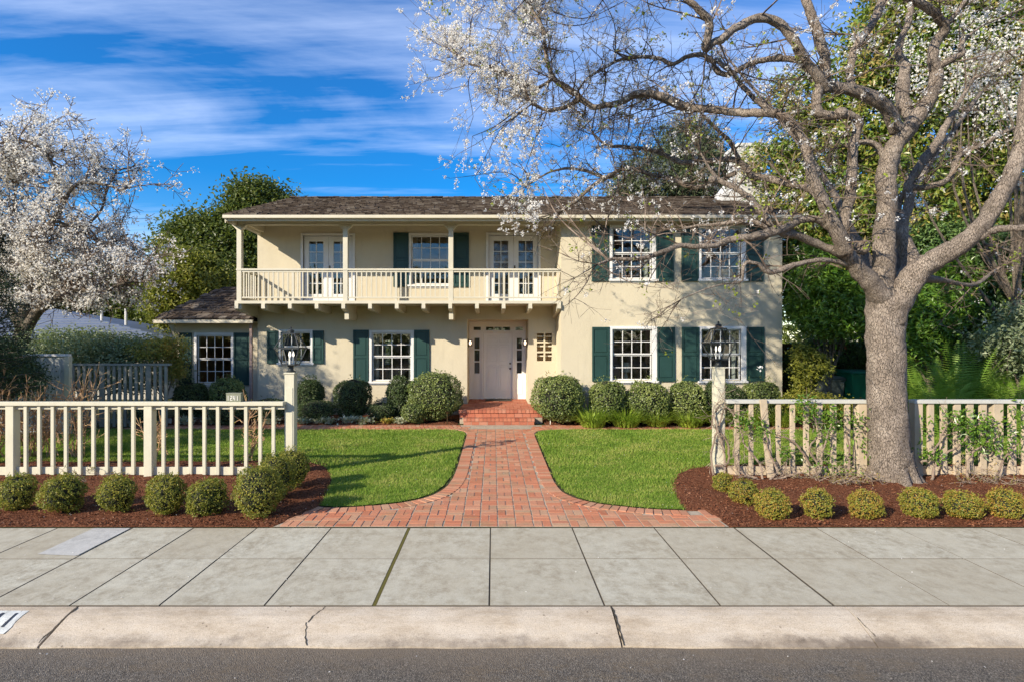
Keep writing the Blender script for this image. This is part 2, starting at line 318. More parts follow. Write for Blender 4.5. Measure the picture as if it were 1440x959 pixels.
# ------------------------------------------------------------------ camera, light, sky
cam = bpy.data.cameras.new('camera'); co = bpy.data.objects.new('camera', cam); COL.objects.link(co); S.camera = co
cam.lens = 20.0; cam.sensor_width = 36.0; cam.shift_x = (720 - CX) / 1440; cam.shift_y = -(479.5 - CY) / 1440
cam.clip_start = .05; cam.clip_end = 3000; co.location = (0, 0, H); co.rotation_euler = (math.radians(90), 0, 0)
SUN = Vector((-1.6, -1.35, 1.0)).normalized()
sl = bpy.data.lights.new('sun', 'SUN'); sl.energy = 4.3; sl.angle = math.radians(.55); sl.color = (1, .89, .72)
so = bpy.data.objects.new('sun', sl); COL.objects.link(so); so.rotation_euler = SUN.to_track_quat('Z', 'Y').to_euler(); so.location = (-30, -30, 30)
W = bpy.data.worlds.new('World'); S.world = W; W.use_nodes = True; wt = W.node_tree; wt.nodes.clear()
def wn(typ, ins=None, **kw):
    nd = wt.nodes.new('ShaderNode' + typ)
    for k, v in kw.items(): setattr(nd, k, v)
    for k, v in (ins or {}).items():
        if isinstance(v, bpy.types.NodeSocket): wt.links.new(v, nd.inputs[k])
        else: nd.inputs[k].default_value = v
    return nd
sky = wn('TexSky', sky_type='NISHITA'); sky.sun_disc = False
sky.sun_elevation = math.asin(SUN.z); sky.sun_rotation = math.atan2(SUN.x, SUN.y); sky.air_density = 1.0; sky.dust_density = .15; sky.ozone_density = 3.0
d = wn('TexCoord').outputs['Generated']; sp = wn('SeparateXYZ', {0: d})
zz = wn('Math', {0: sp.outputs[2], 1: .10}, operation='ADD').outputs[0]; zz = wn('Math', {0: zz, 1: .04}, operation='MAXIMUM').outputs[0]
cx = wn('Math', {0: sp.outputs[0], 1: zz}, operation='DIVIDE').outputs[0]; cy = wn('Math', {0: sp.outputs[1], 1: zz}, operation='DIVIDE').outputs[0]
cv = wn('CombineXYZ', {0: cx, 1: cy}).outputs[0]
mp = wn('Mapping', {'Vector': cv, 'Rotation': (0, 0, math.radians(-14)), 'Scale': (.34, .95, 1), 'Location': (1.7, .35, 0)}).outputs[0]
n1 = wn('TexNoise', {'Vector': mp, 'Scale': 1.25, 'Detail': 9., 'Roughness': .56, 'Distortion': .55}).outputs['Fac']
mp2 = wn('Mapping', {'Vector': cv, 'Rotation': (0, 0, math.radians(20)), 'Scale': (.5, 3.2, 1)}).outputs[0]
n2 = wn('TexNoise', {'Vector': mp2, 'Scale': 2.6, 'Detail': 7., 'Roughness': .6, 'Distortion': .3}).outputs['Fac']
nn = wn('Math', {0: n2, 1: .36, 2: n1}, operation='MULTIPLY_ADD').outputs[0]
cr = wn('ValToRGB', {0: nn}); cr.color_ramp.elements[0].position = .58; cr.color_ramp.elements[0].color = (.02, .02, .02, 1)
cr.color_ramp.elements[1].position = .90; cr.color_ramp.elements[1].color = (.52, .52, .52, 1)
hsv = wn('HueSaturation', {'Hue': .510, 'Saturation': 1.55, 'Value': .74, 'Color': sky.outputs[0]}).outputs[0]
mx = wn('Mix', data_type='RGBA'); wt.links.new(cr.outputs[0], mx.inputs[0]); wt.links.new(hsv, mx.inputs[6]); mx.inputs[7].default_value = (4.3, 4.9, 6.2, 1)
bg = wn('Background', {0: mx.outputs[2], 1: .15}); wo = wn('OutputWorld', {0: bg.outputs[0]})
S.view_settings.view_transform = 'Standard'; S.view_settings.look = 'None'; S.view_settings.gamma = 1; S.view_settings.exposure = .84
S.render.engine = 'CYCLES'; S.cycles.max_bounces = 7; S.cycles.transparent_max_bounces = 12; S.cycles.caustics_reflective = False; S.cycles.caustics_refractive = False
S.cycles.use_denoising = True; S.cycles.sample_clamp_indirect = 6.0
# ------------------------------------------------------------------ setting
def sheet(name, poly, z, mat, label=None):
    m = MB(); m.add([(x, y, z) for x, y in poly], None, None, [list(range(len(poly)))]); o = m.build(name, mat)
    return tag(o, kind='structure')
BIG = 900
sheet('ground', [(-BIG, 4.76), (BIG, 4.76), (BIG, BIG), (-BIG, BIG)], -.055, M['soil'])
sheet('yard_soil', [(-40, 6.745), (40, 6.745), (40, 30), (-40, 30)], -.003, M['soil'])
sheet('road', [(-BIG, -BIG), (BIG, -BIG), (BIG, 4.42), (-BIG, 4.42)], -.125, M['asphalt'])
# rolled kerb, cast in lengths with open joints
def kerb():
    prof = [(4.33, -.16), (4.335, -.112), (4.37, -.098), (4.45, -.072), (4.54, -.040), (4.62, -.017), (4.69, -.005), (4.745, .0), (4.752, -.004), (4.752, -.16)]
    cuts = [-60, -20, -7.4, -3.465, .985, 2.93, 6.9, 11, 20, 60]; m = MB()
    for a, b in zip(cuts[:-1], cuts[1:]):
        g = .011 if abs(a - 2.93) > .01 and abs(b - 2.93) > .01 else .004
        xs = np.arange(a, b, .12 if abs(a) < 12 else 3.); xs = np.append(xs[:-1] if b - xs[-1] < .05 else xs, b); xs[0] += g; xs[-1] -= g
        v = []
        for x in xs:
            w = .006 * math.sin(x * 2.1) + .004 * math.sin(x * 7.3) + rng.normal() * .002
            for i, (y, z) in enumerate(prof): v.append((x, y + (w if i < 3 else 0), z + (rng.normal() * .0012 if 0 < i < 7 else 0)))
        k = len(prof); n = len(xs)
        m.add(v, [(i * k + j, (i + 1) * k + j, (i + 1) * k + j + 1, i * k + j + 1) for i in range(n - 1) for j in range(k - 1)], None, [list(range(k)), list(range((n - 1) * k, n * k))[::-1]])
    tag(m.build('kerb', M['kerb']), kind='structure')
    m = MB(); m.box(-60, 60, 4.42, 4.75, -.2, -.12)
    def onk(y): return float(np.interp(y, [p[0] for p in prof[1:8]], [p[1] for p in prof[1:8]])) + .003
    def crack(pts, w):
        v = []; 
        for i, (x, y) in enumerate(pts):
            ww = w * random.uniform(.3, 1.1); v += [(x - ww, y, onk(y)), (x + ww, y, onk(y))]
        m.add(v, [(2 * i, 2 * i + 1, 2 * i + 3, 2 * i + 2) for i in range(len(pts) - 1)])
    def jag(x0, x1, y0, y1, n, a): return [(x0 + (x1 - x0) * i / n + random.uniform(-a, a), y0 + (y1 - y0) * i / n) for i in range(n + 1)]
    crack(jag(-1.40, -1.49, 4.74, 4.55, 9, .012), .006); crack(jag(-1.49, -1.43, 4.55, 4.34, 9, .012), .005); crack(jag(-3.45, -3.49, 4.72, 4.36, 12, .006), .008)
    crack(jag(.985, 1.0, 4.75, 4.34, 12, .007), .009); crack(jag(2.94, 2.97, 4.6, 4.42, 8, .006), .004); crack(jag(-1.62, -1.50, 4.63, 4.63, 8, .004), .002)
    tag(m.build('kerb_joints', M['dark']), kind='structure')
    # painted house number on the kerb
    m = MB(); ys = [4.44, 4.5, 4.56, 4.62, 4.68]; v = []
    for y in ys: v += [(-5.3, y, onk(y) + .001), (-3.82 + random.uniform(-.01, .01), y, onk(y) + .001)]
    m.add(v, [(2 * i, 2 * i + 1, 2 * i + 3, 2 * i + 2) for i in range(4)])
    o = m.build('painted_patch', M['kpaint']); tag(o, kind='structure')
    m = MB()
    def bar(x0, y0, x1, y1, w=.011):
        n = 5; v = []; x0 += .115; x1 += .115
        dx, dy = x1 - x0, y1 - y0; l = math.hypot(dx, dy); px, py = -dy / l * w, dx / l * w
        for i in range(n + 1):
            x, y = x0 + dx * i / n, y0 + dy * i / n
            for s_ in (-1, 1): v.append((x + px * s_, y + py * s_, onk(y + py * s_) + .004))
        m.add(v, [(2 * i, 2 * i + 1, 2 * i + 3, 2 * i + 2) for i in range(n)])
    b, t = 4.50, 4.645
    bar(-4.005, b, -4.005, t)                                                  # 1
    bar(-4.115, b, -4.115, t); bar(-4.115, t, -4.20, b + .05); bar(-4.21, b + .045, -4.08, b + .045)   # 4
    bar(-4.30, t, -4.38, t); bar(-4.30, t, -4.30, b + .09); bar(-4.30, b + .09, -4.38, b); bar(-4.38, b, -4.29, b)   # 2
    bar(-4.48, b, -4.48, t)                                                    # 1
    tag(m.build('painted_number', M['kdig']), kind='structure')
kerb()
# pavement slabs
JX = [-30, -25, -20, -15, -12, -10, -8.6, -7.7, -6.85, -6.0, -5.16, -4.27, -3.55, -2.80, -1.92, -1.0, -.035, .93, 1.90, 2.85, 3.82, 4.78, 5.75, 6.7, 7.7, 8.7, 10, 12, 15, 20, 25, 30]
def slabs():
    m = MB()
    for a, b in zip(JX[:-1], JX[1:]):
        ga = .016 if abs(a + 1.0) < .01 else (.009 if a in (-4.27, 2.85) else (.0022 if a > 3 else .005)); gb = .016 if abs(b + 1.0) < .01 else (.009 if b in (-4.27, 2.85) else (.0022 if b > 3 else .005))
        for y0, y1 in ((4.765, 5.779), (5.787, 6.735)):
            dz = random.uniform(-.0015, .0015)
            x0, x1 = a + ga, b - gb; ch = .003
            v = [(x0, y0, -.1), (x1, y0, -.1), (x1, y1, -.1), (x0, y1, -.1), (x0, y0, dz - ch), (x1, y0, dz - ch), (x1, y1, dz - ch), (x0, y1, dz - ch),
                 (x0 + ch, y0 + ch, dz), (x1 - ch, y0 + ch, dz), (x1 - ch, y1 - ch, dz), (x0 + ch, y1 - ch, dz)]
            m.mi = 1; m.add(v, [(0, 1, 5, 4), (1, 2, 6, 5), (2, 3, 7, 6), (3, 0, 4, 7), (4, 5, 9, 8), (5, 6, 10, 9), (6, 7, 11, 10), (7, 4, 8, 11)]); m.mi = 0; m.add(v[8:], [(0, 1, 2, 3)])
    tag(m.build('sidewalk', [M['concrete'], M['joint']]), kind='structure')
    m = MB(); m.box(-30, 30, 4.755, 6.74, -.2, -.0045); tag(m.build('sidewalk_bed', M['dark']), kind='structure')
    m = MB(); m.box(-1.014, -.986, 4.77, 6.73, -.03, -.001); tag(m.build('joint_moss', M['moss']), kind='structure')
    sheet('sidewalk_patch', [(-4.31, 5.86), (-4.27 - .02, 5.88), (-4.29, 6.72), (-4.72, 6.72), (-4.73, 5.90)], .0035, M['patch'])
slabs()
# lawns
LL = [(-12.5, 10.2), (-8, 10.25), (-4.2, 10.4), (-3.3, 10.3), (-2.95, 9.95), (-2.74, 9.5), (-2.55, 9.0), (-2.45, 8.38), (-2.36, 7.9), (-2.33, 7.62), (-2.1, 7.56), (-1.75, 7.62), (-1.35, 7.76), (-1.05, 7.98), (-.88, 8.25), (-.76, 8.65), (-.70, 9.2), (-.68, 10), (-.67, 12), (-.67, 13.3), (-.72, 13.7), (-.9, 13.95), (-1.2, 14.05), (-2, 14.08), (-12.5, 14.08)]
RL = [(12.5, 10.1), (12.5, 14.08), (2, 14.08), (1.5, 14.05), (1.22, 13.92), (1.06, 13.65), (1.0, 13.3), (.99, 12), (.985, 9.2), (1.0, 8.7), (1.06, 8.3), (1.2, 7.98), (1.45, 7.74), (1.8, 7.58), (2.15, 7.48), (2.5, 7.44), (2.56, 7.9), (2.66, 8.35), (2.8, 8.85), (3.05, 9.4), (3.4, 9.8), (3.8, 10.0), (4.3, 10.08)]
LL = [tuple(p) for p in LL]; RL = [tuple(p) for p in RL]
for P_, nm in ((LL, 'lawn'), (RL, 'lawn')): sheet(nm, P_, .012, M['lawnbase'])
def in_lawns(P): return inpoly(P, LL) | inpoly(P, RL)
def blades():
    n = 330000; m = MB()
    x = rng.uniform(-12, 12, n); y = 7.4 + (14.1 - 7.4) * rng.uniform(0, 1, n) ** 1.25; P = np.stack([x, y], 1)
    k = in_lawns(P + rng.normal(0, .022, P.shape)) & (np.abs(x) < y * .95 + .4); x, y = x[k], y[k]; n = len(x)
    h = rng.uniform(.022, .048, n) * (1 + .35 * np.sin(x * 3.1 + np.sin(y * 2)) * np.sin(y * 2.3)) * np.where(rng.uniform(size=n) < .03, 1.6, 1); a = rng.uniform(0, 2 * math.pi, n); w = rng.uniform(.0035, .007, n) * (y / 9)
    ln = rng.normal(0, .018, (n, 2)); z = np.full(n, .010)
    v = np.stack([np.stack([x - np.cos(a) * w, y - np.sin(a) * w, z], 1), np.stack([x + np.cos(a) * w, y + np.sin(a) * w, z], 1), np.stack([x + ln[:, 0], y + ln[:, 1], z + h], 1)], 1).reshape(-1, 3)
    m.add(v, None, np.arange(3 * n).reshape(-1, 3)); o = m.build('grass', M['grass']); tag(o, 'short mown green grass covering both lawns', 'grass', kind='stuff')
blades()
# brick path: outline, field and border
EL = [(-2.62, 6.76), (-2.36, 7.40), (-2.33, 7.55), (-2.1, 7.50), (-1.75, 7.56), (-1.32, 7.70), (-1.0, 7.94), (-.82, 8.22), (-.70, 8.65), (-.65, 9.2), (-.63, 10), (-.625, 12), (-.625, 13.3), (-.68, 13.72), (-.87, 13.99), (-1.2, 14.10), (-2, 14.12), (-9.2, 14.12)]
ER = [(2.80, 6.76), (2.76, 7.38), (2.5, 7.38), (2.15, 7.42), (1.8, 7.52), (1.42, 7.69), (1.16, 7.94), (1.01, 8.28), (.96, 8.7), (.945, 9.2), (.95, 12), (.96, 13.3), (1.02, 13.67), (1.18, 13.96), (1.5, 14.10), (2, 14.12), (9.6, 14.12)]
PATH = EL + [(-9.2, 14.86), (9.6, 14.86)] + ER[::-1]
sheet('path_mortar', PATH, .004, M['mortar'])
def bricks():
    m = MB(); cx0 = .16; cell = .217; PL = []
    def put(x, y, ang, hx=.1, hy=.046, z=.016):
        PL.append((x, y, ang, hx, hy, z))
    for i in range(-16, 17):
        for j in range(0, 34):
            x = cx0 + i * cell; y = 6.77 + cell * (j + .5)
            for k in (-1, 1):
                if (i + j) % 2: put(x, y + k * .0525, 0)
                else: put(x + k * .0525, y, math.pi / 2)
    C = np.array([(p[0], p[1]) for p in PL]); ok = inpoly(C, PATH) & (C[:, 1] < 14.6)
    dl = np.minimum(polydist(C, EL[2:]), polydist(C, ER[2:])); ok &= dl > .17
    ok &= ~((np.abs(C[:, 0] - cx0) > .95) & (C[:, 1] > 12))
    for o_, p in zip(ok, PL):
        if o_: m.rbox((p[0] + random.gauss(0, .002), p[1] + random.gauss(0, .002), -.003 + random.uniform(0, .003)), p[3], p[4], .012, p[2] + random.gauss(0, .012), random.gauss(0, .004), random.gauss(0, .004))
    # strip along the bed: two rows of headers
    x = -9.2
    while x < 9.6:
        for y in (14.235, 14.46, 14.69):
            if not (y > 14.5 and -.85 < x < 1.2) and not (y < 14.6 and -.62 < x < .95): m.rbox((x + random.gauss(0, .002) + (.05 if y == 14.46 else 0), y, .0 + random.uniform(0, .003)), .046, .1, .012, random.gauss(0, .01))
        x += .105
    # soldier border that follows both edges
    for E, sgn in ((EL, -1), (ER, 1)):
        pts = catmull(E[2:], 8); dd = np.r_[0, np.cumsum(np.linalg.norm(np.diff(pts, axis=0), axis=1))]
        s_ = .05
        while s_ < dd[-1]:
            p = np.array([np.interp(s_, dd, pts[:, 0]), np.interp(s_, dd, pts[:, 1])]); q = np.array([np.interp(s_ + .02, dd, pts[:, 0]), np.interp(s_ + .02, dd, pts[:, 1])])
            t = (q - p) / (np.linalg.norm(q - p) + 1e-9); nrm = np.array([-t[1], t[0]]) * sgn
            if p[1] > 14.08 or abs(p[0]) > 2.74: s_ += .105; continue
            c = p + nrm * .105
            m.rbox((c[0], c[1], .003 + random.uniform(0, .003)), .046, .1, .012, math.atan2(t[1], t[0]) + random.gauss(0, .015)); s_ += .105
    tag(m.build('brick_path', M['brick']), kind='structure')
bricks()
# mulch beds
B1 = [(-14, 6.755), (-2.62, 6.755), (-2.36, 7.42), (-2.30, 7.62), (-2.42, 8.38), (-2.70, 9.5), (-2.92, 9.97), (-3.3, 10.33), (-4.2, 10.43), (-14, 10.28)]
B2 = [(2.80, 6.755), (14, 6.755), (14, 10.13), (4.3, 10.1), (3.78, 10.03), (3.38, 9.83), (3.02, 9.42), (2.76, 8.87), (2.62, 8.37), (2.52, 7.9), (2.5, 7.42), (2.77, 7.38)]
B3 = [(-9.2, 14.86), (-.95, 14.86), (-.95, 16.8), (-9.2, 16.8)]; B4 = [(1.35, 14.86), (9.6, 14.86), (9.6, 16.8), (1.35, 16.8)]
def mulch():
    m = MB()
    for poly in (B1, B2, B3, B4):
        A = np.array(poly); st = .075; xs = np.arange(A[:, 0].min(), A[:, 0].max() + st, st); ys = np.arange(A[:, 1].min(), A[:, 1].max() + st, st)
        gx, gy = np.meshgrid(xs, ys); P = np.stack([gx.ravel(), gy.ravel()], 1)
        P[:, 0] = np.clip(P[:, 0], A[:, 0].min(), A[:, 0].max()); P[:, 1] = np.clip(P[:, 1], A[:, 1].min(), A[:, 1].max())
        ins = inpoly(P, poly); dist = polydist(P, poly + [poly[0]]); dist = np.where(ins, dist, -dist)
        z = np.where(dist > 0, .005 + .03 * np.clip(dist / .15, 0, 1) + .016 * np.sin(P[:, 0] * 5.1 + 1.7 * np.sin(P[:, 1] * 3)) * np.clip(dist / .2, 0, 1) + rng.normal(0, .006, len(P)) * np.clip(dist / .1, 0, 1), np.maximum(-.05, dist * .5 - .002))
        n0 = len(xs); keep = (dist > -.08).reshape(len(ys), n0)
        q = [(j * n0 + i, j * n0 + i + 1, (j + 1) * n0 + i + 1, (j + 1) * n0 + i) for j in range(len(ys) - 1) for i in range(n0 - 1) if keep[j, i] and keep[j + 1, i] and keep[j, i + 1] and keep[j + 1, i + 1]]
        m.add(np.c_[P, z], q)
    o = m.build('mulch_bed', M['mulch'], smooth=True); tag(o, kind='structure')
    c = []
    for poly, n in ((B1, 26000), (B2, 26000), (B3, 5000), (B4, 5000)):
        A = np.array(poly); P = np.stack([rng.uniform(A[:, 0].min(), A[:, 0].max(), n), A[:, 1].min() + (np.ptp(A[:, 1])) * rng.uniform(0, 1, n) ** 1.3], 1)
        P = P[inpoly(P, poly) & (np.abs(P[:, 0]) < P[:, 1] * .95 + .5)]; c.append(P)
    P = np.concatenate(c); n = len(P); m = MB()
    m.leaves(np.c_[P, .036 + .016 * np.sin(P[:, 0] * 5.1 + 1.7 * np.sin(P[:, 1] * 3)) + rng.uniform(-.004, .01, n)], rng.normal(size=(n, 3)) * .45 + (0, 0, 1), rng.uniform(.014, .05, n), rng.uniform(.008, .02, n), .1)
    tag(m.build('mulch', M['chip']), 'loose reddish brown bark chips over the planting beds', 'mulch', kind='stuff')
mulch()
def litter():
    n = 900; m = MB(); x = rng.uniform(-6, 8.5, n); u_ = rng.uniform(size=n); y = np.where(u_ < .05, rng.uniform(4.8, 6.8, n), np.where(u_ < .09, rng.uniform(3.9, 4.36, n), rng.uniform(6.9, 13.5, n)))
    z = np.where(y < 4.4, -.118, np.where(y < 6.75, .006, np.where(y > 7.4, .046, .05)))
    m.leaves(np.c_[x, y, z], rng.normal(size=(n, 3)) * .3 + (0, 0, 1), rng.uniform(.008, .02, n), rng.uniform(.006, .014, n), .2)
    tag(m.build('fallen_petals', M['petal']), 'tiny fallen petals scattered on pavement, mulch and lawn', 'petals', kind='stuff')
litter()
# ------------------------------------------------------------------ house
YW, YR, YE = 16.7, 15.45, 15.0        # main wall, right wing and balcony front, eave
house = thing('house', 'cream stucco two-storey house with dark green shutters, long balcony and brown shake roof', 'house', (.5, 17, 0))
def wall_open(m, x0, x1, z0, z1, yf, yb, ops):
    xs = sorted({x0, x1, *[o[0] for o in ops], *[o[1] for o in ops]}); zs = sorted({z0, z1, *[o[2] for o in ops], *[o[3] for o in ops]})
    for a, b in zip(xs[:-1], xs[1:]):
        for c, d_ in zip(zs[:-1], zs[1:]):
            mx_, mz = (a + b) / 2, (c + d_) / 2
            if any(o[0] < mx_ < o[1] and o[2] < mz < o[3] for o in ops): continue
            m.add([(a, yf, c), (b, yf, c), (b, yf, d_), (a, yf, d_), (a, yb, c), (b, yb, c), (b, yb, d_), (a, yb, d_)], [(0, 1, 2, 3), (5, 4, 7, 6)])
    for (a, b, c, d_) in ops + [(x0, x1, z0, z1)]:
        m.add([(a, yf, c), (b, yf, c), (b, yf, d_), (a, yf, d_), (a, yb, c), (b, yb, c), (b, yb, d_), (a, yb, d_)], [(0, 4, 5, 1), (1, 5, 6, 2), (2, 6, 7, 3), (3, 7, 4, 0)])
def PX(px0, px1, py0, py1, Y): return (wx(px0, Y), wx(px1, Y), wz(py1, Y), wz(py0, Y))
PZ = .36                                                    # porch floor
XL, XR, XC = -6.93, 7.84, wx(789, YR)                       # house left, right, inner corner
W_low2 = PX(523, 578.5, 468, 535, YW); W_small = PX(395, 437, 467, 509, YW); W_up = PX(578.5, 632, 332, 400, YW)
D_up1 = (*PX(426.5, 496, 332, 421, YW)[:2], 3.30, wz(332, YW)); D_up2 = (*PX(687, 757, 331, 421, YW)[:2], 3.30, wz(331, YW))
W_r1 = PX(861, 917, 463, 534, YR); W_r2 = PX(986, 1042, 463, 534, YR); W_ru1 = PX(861, 916.5, 321, 392, YR); W_ru2 = PX(986, 1042, 321, 392, YR)
DOOR = (-.772, 1.023, -.03, 2.82); LAT = [(wx(755, YW) + i * .245, wx(755, YW) + i * .245 + .2, wz(507.5, YW) + j * .285, wz(507.5, YW) + j * .285 + .235) for i in range(2) for j in range(3)]
ZT = 5.36
w = MB()
wall_open(w, XL, XC + .1, -.03, 5.97, YW, YW + .22, [W_low2, W_small, W_up, D_up1, D_up2, DOOR] + LAT)
wall_open(w, XC, XR, -.03, 5.58, YR, YR + .22, [W_r1, W_r2, W_ru1, W_ru2])
w.box(XC, XC + .2, YR + .22, YW - .002, -.03, 5.62)             # return wall of the right wing
w.box(XR - .22, XR, YR + .22, 24, -.03, ZT); w.box(XL, XL + .22, YW + .22, 24, -.03, ZT)
wall_open(w, XL + .22, XR - .22, -.03, ZT, 23.8, 24, [(-5.5, -4.2, 1.2, 2.2), (-3.3, -2.7, 1.0, 2.1), (3.0, 3.9, 1.0, 2.0), (6.1, 6.8, 3.9, 4.9), (-2.2, -1.2, 3.9, 4.8)])
# porch recess
w.box(DOOR[0] - .16, DOOR[0], YW + .22, 18.1, PZ - .3, 2.95); w.box(DOOR[1], DOOR[1] + .16, YW + .22, 18.1, PZ - .3, 2.95); w.box(DOOR[0], DOOR[1], YW + .22, 18.1, 2.80, 2.95)
# gable triangles
for x in (XL, XR - .22):
    w.add([(x, YR + .02, ZT), (x, 24, ZT), (x, 19.9, 6.98), (x + .22, YR + .02, ZT), (x + .22, 24, ZT), (x + .22, 19.9, 6.98)], [(0, 1, 4, 3), (1, 2, 5, 4), (2, 0, 3, 5)], [(0, 2, 1), (3, 4, 5)])
w.build('wall', M['stucco'], house)
i_ = MB(); i_.box(XL + .22, XR - .22, YW + .25, 23.8, 2.95, 3.15); i_.box(XL + .22, XR - .22, YW + .24, 23.8, -.02, .3); i_.box(XL + .23, XR - .23, YW + .25, 23.8, 5.3, 5.36)
i_.box(XC + .21, XR - .23, YR + .23, YW + .24, 2.95, 3.15); i_.box(XC + .21, XR - .23, YR + .23, YW + .24, 0, .3); i_.box(XC + .21, XR - .23, YR + .23, YW + .24, 5.3, 5.36)
i_.box(DOOR[0] - .4, DOOR[0] - .3, 18.2, 23.7, .3, 2.95); i_.box(DOOR[1] + .3, DOOR[1] + .4, YW + .24, 23.7, .3, 2.95); i_.box(-4.6, -4.5, YW + .24, 23.7, .3, 2.95)
i_.box(XL + .23, XR - .3, 20.6, 20.7, 3.16, 5.3); i_.box(-2.4, -2.3, YW + .24, 20.6, 3.16, 5.3); i_.box(2.2, 2.3, YW + .24, 20.6, 3.16, 5.3)
i_.box(XC + .3, 5.9, 20.6, 20.7, .31, 2.94); i_.box(-1.0, 1.2, 20.6, 20.7, .31, 2.94)
lb_ = MB(); lb_.box(wx(755, YW) - .06, wx(755, YW) + .56, YW + .225, YW + .26, 1.4, 2.7); lb_.build('lattice_panel', M['latback'], house)
i_.box(DOOR[0] - .29, DOOR[1] + .29, 19.2, 19.26, .31, 2.94)
i_.build('interior_wall', M['interior'], house)
# curtains and things behind the panes
def curtain(x0, x1, z0, z1, y):
    m = MB(); n = int((x1 - x0) / .03) + 2; v = []
    for i in range(n):
        x = x0 + (x1 - x0) * i / (n - 1); yy = y + .03 * math.sin(i * 1.3) + .01 * math.sin(i * 3.1); v += [(x, yy, z0), (x, yy, z1)]
    m.add(v, [(2 * i, 2 * i + 2, 2 * i + 3, 2 * i + 1) for i in range(n - 1)]); return m
for (a, b, c, d_), Y in (((D_up1[0], D_up1[1], 3.4, 5.1), YW), ((D_up2[0], D_up2[1], 3.4, 5.1), YW), (W_up, YW), (W_ru1, YR), (W_r2, YR), (W_low2, YW)):
    for x0, x1 in ((a - .05, a + .13), (b - .13, b + .05)): curtain(x0, x1, c - .2, d_ + .1, Y + .34).build('curtain', M['curtain'], house)
# ---- windows
def window(op, Y, cols, rows, sill=True, parent=house, wide_right=False):
    x0, x1, z0, z1 = op; m = MB(); c = .075; yf = Y - .03
    m.box(x0 - c, x0, yf, Y + .1, z0 - .02, z1 + c); m.box(x1, x1 + c + (.07 if wide_right else 0), yf, Y + .1, z0 - .02, z1 + c); m.box(x0, x1, yf, Y + .1, z1, z1 + c)
    fr = m.build('window', M['white'], parent, bevel=.004)
    m = MB(); m.box(x0 - c - .03, x1 + c + .03 + (.07 if wide_right else 0), Y - .07, Y + .1, z0 - .075, z0 - .021); m.box(x0 - c, x1 + c, Y - .025, Y + .0, z0 - .115, z0 - .078); m.build('sill', M['white'], fr, bevel=.004)
    zm = (z0 + z1) / 2
    for k, (a, b, yo) in enumerate(((zm, z1, .03), (z0 - .02, zm, .06))):
        m = MB(); r = .035; ya, yb = Y + yo, Y + yo + .03
        m.box(x0, x0 + r, ya, yb, a, b); m.box(x1 - r, x1, ya, yb, a, b); m.box(x0 + r, x1 - r, ya, yb, a, a + r * (1.4 if k else .9)); m.box(x0 + r, x1 - r, ya, yb, b - r, b)
        for i in range(1, cols):
            xx = x0 + r + (x1 - x0 - 2 * r) * i / cols; m.box(xx - .010, xx + .010, ya + .004, yb - .004, a + r, b - r)
        hr = rows // 2
        for j in range(1, hr):
            zz_ = a + r + (b - a - 2 * r) * j / hr; m.box(x0 + r, x1 - r, ya + .002, yb - .006, zz_ - .010, zz_ + .010)
        m.build('sash', M['white'], fr)
        m = MB(); m.box(x0 + .01, x1 - .01, ya + .014, ya + .018, a + .01, b - .01); m.build('pane', M['glass'], fr)
    return fr
def shutter(x0, x1, z0, z1, Y, parent=house, split=.5):
    m = MB(); y0, y1 = Y - .045, Y - .003; s_ = .05 if x1 - x0 > .25 else .035
    m.box(x0, x0 + s_, y0, y1, z0, z1); m.box(x1 - s_, x1, y0, y1, z0, z1); zm = z0 + (z1 - z0) * split
    for a, b in ((z0, z0 + .09), (zm - .035, zm + .035), (z1 - .06, z1)): m.box(x0 + s_, x1 - s_, y0, y1, a, b)
    for a, b in ((z0 + .09, zm - .035), (zm + .035, z1 - .06)):
        m.box(x0 + s_, x1 - s_, y0 + .02, y1 - .006, a, b); m.box(x0 + s_ + .03, x1 - s_ - .03, y0 + .006, y0 + .019, a + .03, b - .03)
    return m.build('shutter', M['shutter'], parent, bevel=.003)
def sh(px0, px1, py0, py1, Y, **k): a = PX(px0, px1, py0, py1, Y); return shutter(*a, Y, **k)
window(W_low2, YW, 4, 4); window(W_small, YW, 3, 2); window(W_up, YW, 4, 4)
for o_ in (W_r1, W_r2, W_ru1, W_ru2): window(o_, YR, 4, 4, wide_right=True)
sh(497, 518.5, 464, 540, YW); sh(582.5, 604, 464, 540, YW); sh(376, 392, 465, 511, YW); sh(440, 455.5, 465, 511, YW)
sh(553.5, 575, 328, 404, YW); sh(638, 659.5, 328, 404, YW)
for a, b in ((832.5, 857), (923.5, 948.5), (958.5, 983), (1049, 1074)): sh(a, b, 460, 536, YR)
for a, b in ((832, 856), (922, 947), (958, 982), (1048.5, 1073)): sh(a, b, 318, 396, YR)
